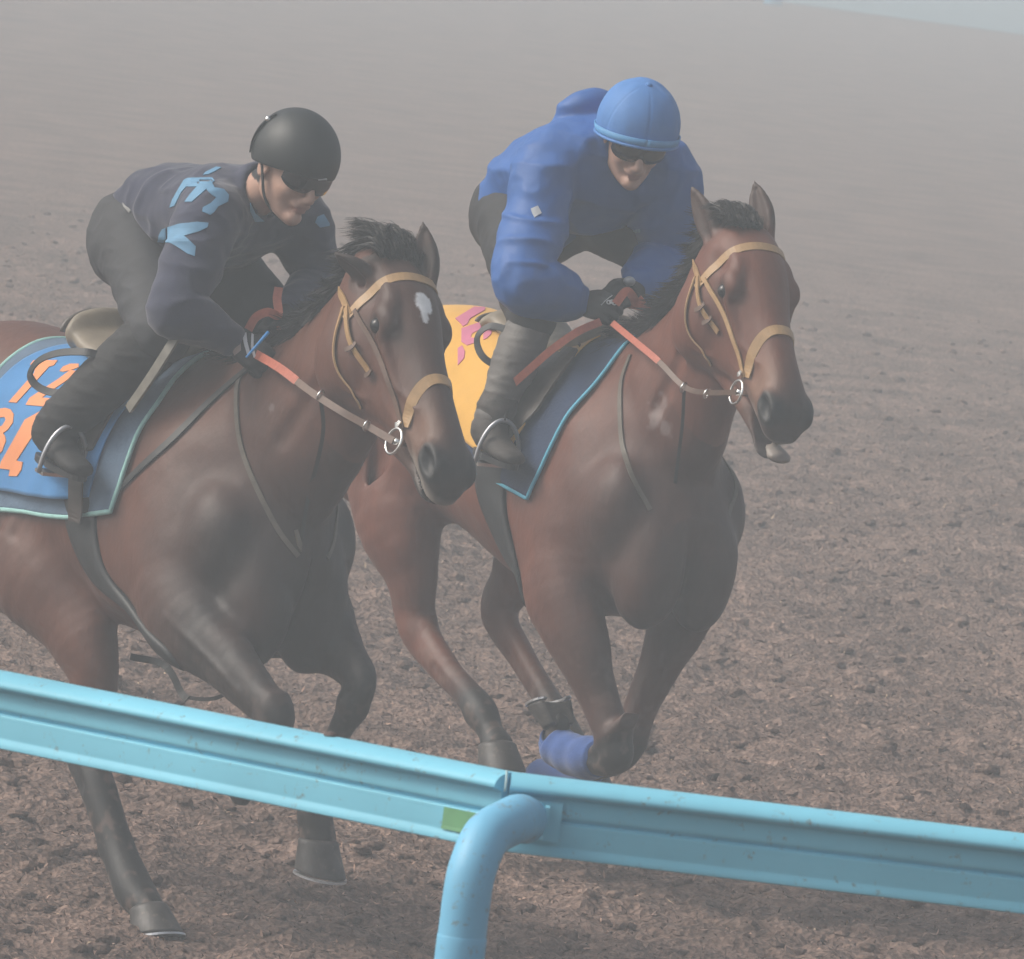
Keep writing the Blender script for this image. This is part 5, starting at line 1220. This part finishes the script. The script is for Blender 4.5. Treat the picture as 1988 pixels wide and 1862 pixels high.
hA_, ccA, pnA = helmet(FA, riderA, bA, PA['head'], MA_, (.128, .106, .118), .030, 0, M_helm)
# strap and buckle at the back of the helmet, chin strap, small badge
def onhelm(a, z, rad, cc, M, g=.002): # angle from the front, elevation
    a, z = R(a), R(z); return cc + M[0] * (rad[0] + g) * math.cos(a) * math.cos(z) + M[1] * (rad[1] + g) * math.sin(a) * math.cos(z) + M[2] * (rad[2] + g) * math.sin(z)
sgR = -1 if (FA.w(PA['head'] + MA_[1] * .1)[0] > FA.w(PA['head'])[0]) else 1
pp = np.array([onhelm(sgR * 122, z, (.128, .106, .118), ccA, MA_) for z in (40, 28, 12, -4, -20)]); nn_ = np.array([unit(q - ccA) for q in pp]); v, f = ribbon(spline(pp, 5), np.repeat(nn_, 5, 0)[:21], .013, .004); mesh_obj('helmet_strap', v, f, M_blackl, hA_, False, bA)
ballmesh(pp[1], (.009, .009, .009), M_metal, riderA, bA, 'buckle').parent = hA_
v, f = tube(spline([HqA(-.03, sgR * .085, .0), HqA(.0, sgR * .086, -.03), HqA(.028, sgR * .070, -.085), HqA(.045, sgR * .03, -.118), HqA(.05, 0, -.125)], 6), .0042, 6); mesh_obj('chin_strap', v, f, M_blackl, hA_, True, bA)
helmtree = lambda o, base_: BVHTree.FromPolygons([tuple(np.array(q.co) + base_) for q in o.data.vertices], [tuple(q.vertices) for q in o.data.polygons])
thA = helmtree(hA_, bA)
printed(FA, thA, [[(615, 349), (634, 346), (636, 361), (618, 364)]], M_grey, hA_, bA, 'badge', off=.001, step=3)
# letters on the back and sleeve
E4 = lambda pts: [(127.1 + x * .3197, 190.6 + y * .3197) for x, y in pts]
lets = [E4([(635, 665), (650, 620), (720, 500), (745, 488), (890, 485), (905, 505), (870, 540), (850, 560), (768, 632), (725, 632), (760, 585), (800, 540), (735, 540), (705, 575), (665, 655)]),
        E4([(880, 500), (905, 545), (960, 555), (990, 590), (985, 630), (925, 660), (905, 690), (880, 710), (830, 690), (835, 665), (880, 640), (915, 605), (890, 590), (860, 560), (850, 540)]),
        E4([(590, 795), (690, 765), (800, 752), (868, 758), (862, 785), (810, 810), (720, 838), (760, 870), (792, 900), (785, 960), (740, 945), (690, 910), (640, 880), (560, 870), (572, 830)]),
        E4([(835, 470), (850, 452), (915, 420), (945, 425), (905, 448), (870, 465)]),
        E4([(1515, 755), (1530, 720), (1565, 705), (1600, 760), (1600, 775), (1545, 785)])]
printed(FA, tjA, lets, M_lblue, ojA, bA, 'letter', off=.0015, step=4)
printed(FA, tjA, [E4([(1195, 1018), (1215, 1012), (1255, 1030), (1250, 1040), (1215, 1030)])], M_grey, ojA, bA, 'logo', off=.0015, step=3)
printed(FA, tjA, [E4([(1120, 640), (1150, 700), (1205, 745), (1150, 750), (1122, 690)])], M_lblue, ojA, bA, 'collar_tip', off=.002, step=3)
# waistband strip above the breeches
M_belt = mat('grey_waistband', (.26, .26, .25), .7)
pb_ = BVHTree.FromPolygons([tuple(np.array(q.co) + bA) for q in bpy.data.objects['breeches'].data.vertices], [tuple(q.vertices) for q in bpy.data.objects['breeches'].data.polygons])
printed(FA, pb_, [[(238, 372), (243, 358), (262, 350), (258, 372), (250, 378)], [(236, 384), (252, 384), (256, 408), (250, 414), (240, 402)]], M_belt, bpy.data.objects['breeches'], bA, 'waistband_label', off=.002, step=4)
# light bands on the glove
G5 = lambda pts: [(x, y) for x, y in pts]
for pl_ in ([(470, 650), (478, 646), (480, 664), (486, 686), (480, 690), (474, 670)], [(488, 648), (492, 650), (492, 672), (497, 695), (492, 694), (487, 674)]): printed(FA, gA[0], [pl_], M_grey, gA[1], bA, 'glove_stripe', off=.001, step=3)
printed(FA, gA[0], [[(452, 660), (458, 652), (466, 650), (468, 680), (456, 690), (450, 680)]], mat('pale_glove_panel', (.30, .24, .22), .8), gA[1], bA, 'glove_panel', off=.001, step=3)
toeA = unit(V(1, -.12, -.16))
for q in 'RL':
    tq = toeA * [1, 1 if q == 'R' else -1, 1]; dn = V(0, 0, -1); dn = unit(dn - tq * (dn @ tq)); ft = PA['an' + q] + tq * .075 + dn * .10
    stirrup(FA, ft, tq, horseA, baseA, V(SA['withers'][0] - .18, (-1 if q == 'R' else 1) * .20, wzA - .07))

# ---------------- rider B
JB = dict(pel=(1037, 408, 0), chest=(1125, 350, 0), neck=(1185, 290, 0), head=(1234, 262, 0), shR=(1065, 330, .17), elR=(1012, 540, .31), wrR=(1125, 588, .11), shL=(1290, 335, -.17), elL=(1292, 500, -.27), wrL=(1236, 560, -.085),
          hipR=(1005, 440, .10), knR=(1032, 622, .235), anR=(955, 815, .32))
pR = {k: FB.px(*JB[k]) for k in ('hipR', 'knR', 'anR')}
for k in ('hip', 'kn', 'an'): q = pR[k + 'R']; JB[k + 'L'] = q * [1, -1, 1]
JB['hipL'] = (1112, 388, -.10); JB['knL'] = (1275, 492, -.25)
for k in ('hipL', 'knL', 'anL'): print(k, (JB[k] if isinstance(JB[k], np.ndarray) else FB.px(*JB[k])).round(2))
SBr = dict(calf=1.0, face=unit(V(.20, -.86, -.46)), up=unit(V(.12, -.42, .88)), toe=V(1, -.1, -.12), jg=.030, hem=.25, wamp=.019, wdir=(4.5, 4.5, 8), jm=M_bluej, bm=M_breB, bootm=M_bootb, gm=M_glove, chaps=M_chap, arch=V(-.02, 0, .05), cuff=.90,
           handR=(unit(FB.px(1190, 598, .07) - FB.px(1125, 588, .11)), V(.1, -.9, .45), V(.2, .3, .9)), handL=(V(.35, -.75, -.2), V(.1, .8, .6), V(.3, -.1, .9)), brt=1, kneeb=V(0, 0, .02), collar=1)
hb_ = FB.px(1146, 226, .02)
SBr['jextra'] = [(hb_, (.078, .095, .048), [unit(V(.6, 0, .7)), V(0, 1, 0), unit(V(-.7, 0, .6))])]
bB = V(-.35, -.3, 1.3)
riderB, PB, HqB, MB_, tjB, ojB, gB = rider(FB, JB, SBr, 'person in a blue rain jacket and blue cap on the right horse', bB)
radB = (.132, .116, .126)
hB_, ccB, pnB = helmet(FB, riderB, bB, PB['head'], MB_, radB, .034, 0, M_cap, seams=True, frontz=.040)
E_b = []; 
def rim(c, cc, M, rad, frontz, back, g, up_=.0, n=72):
    out = []
    for i in range(n + 1):
        a = 2 * math.pi * i / n; d = M[0] * math.cos(a) * rad[0] + M[1] * math.sin(a) * rad[1]
        fz = (math.cos(a) + 1) / 2; z = frontz * fz + back * (1 - fz) + up_
        zc = (z - ((cc - c) @ M[2])) / rad[2]; k = math.sqrt(max(0.05, 1 - zc * zc)); out.append(c + d * k * (1 + g) + M[2] * z)
    return np.array(out)
rb = rim(PB['head'], ccB, MB_, radB, .040, -.045, .02, .010); v, f = ribbon(rb, [unit(q - ccB) for q in rb], .026, .003); mesh_obj('cap_band', v, f, M_capb, hB_, True, bB)
rb = rim(PB['head'], ccB, MB_, radB, .040, -.045, .045, -.002); v, f = tube(rb, .0045, 8, cap=False); mesh_obj('cap_edge', v, f, M_cap, hB_, True, bB)
ballmesh(ccB + MB_[2] * radB[2], (.010, .010, .006), M_cap, riderB, bB, 'cap_button', np.array(MB_)).parent = hB_
E6 = lambda pts: [(858 + x * .3072, 127.1 + y * .3072) for x, y in pts]
printed(FB, tjB, [E6([(562, 908), (605, 888), (628, 935), (585, 962), (570, 935)])], M_grey, ojB, bB, 'logo', off=.002, step=3)
printed(FB, tjB, [E6([(1128 + i * 19, 1052 - i * 3), (1141 + i * 19, 1050 - i * 3), (1141 + i * 19, 1070 - i * 3), (1128 + i * 19, 1072 - i * 3)]) for i in range(7)], M_lblue, ojB, bB, 'logo', off=.002, step=3)
tgB, gRB = gB
mbx = MB()
for (x, y) in ((1056, 1497), (1073, 1494), (1090, 1503)):
    out = []; P_ = []
    for k in range(13):
        a = 2 * math.pi * k / 12; X, Y = E6([(x + 14 * math.cos(a), y + 11 * math.sin(a))])[0]; h_, nq = hit(FB, tgB, X, Y)
        if h_ is not None: P_.append(h_ + nq * .001)
    if len(P_) > 6: mbx.add(*tube(np.array(P_), .0018, 5))
P_ = [hit(FB, tgB, *E6([(a, b)])[0]) for a, b in ((1006, 1516), (1030, 1490), (1055, 1468), (1076, 1455))]; P_ = np.array([a + b * .001 for a, b in P_ if a is not None])
if len(P_) > 2: mbx.add(*tube(P_, .0014, 5))
if mbx.n: mbx.build('glove_logo', M_grey, gRB, bB)
toeB = unit(V(1, -.1, -.12))
for q in 'RL':
    tq = toeB * [1, 1 if q == 'R' else -1, 1]; dn = V(0, 0, -1); dn = unit(dn - tq * (dn @ tq)); ft = PB['an' + q] + tq * .075 + dn * .10
    stirrup(FB, ft, tq, horseB, baseB, V(SB['withers'][0] - .18, (-1 if q == 'R' else 1) * .20, wzB - .07))

# whips held in the hands
def whip(fr, a, b, knob, mk, ms, label, name='riding_whip'):
    o = bpy.data.objects.new(name, None); COL.objects.link(o); o.location = fr.w(a); o.rotation_euler = (0, 0, fr.ang); o.empty_display_size = .05
    v, f = tube(spline([a, (a + b) / 2, b], 8), np.linspace(.0050, .0032, 17), 8); mesh_obj('shaft', v, f, ms, o, True, a)
    if knob: ballmesh(a, (knob, knob, knob * .8), mk, o, a, 'knob')
    tag(o, label, 'whip')
M_knob = mat('grey_knob', (.26, .28, .30), .4)
M_whipb = mat('bright_blue_grip', (.05, .30, .72), .5)
whip(FB, FB.px(1222, 546, -.02), FB.px(1222, 546, -.02) + V(-.04, .16, -.14), .017, M_knob, M_blackl, 'short black whip with a round grey knob in the hand of the blue rider')
whip(FA, FA.px(521, 645, .10), FA.px(478, 694, .16), 0, M_knob, M_whipb, 'thin bright blue whip grip at the glove of the navy rider')
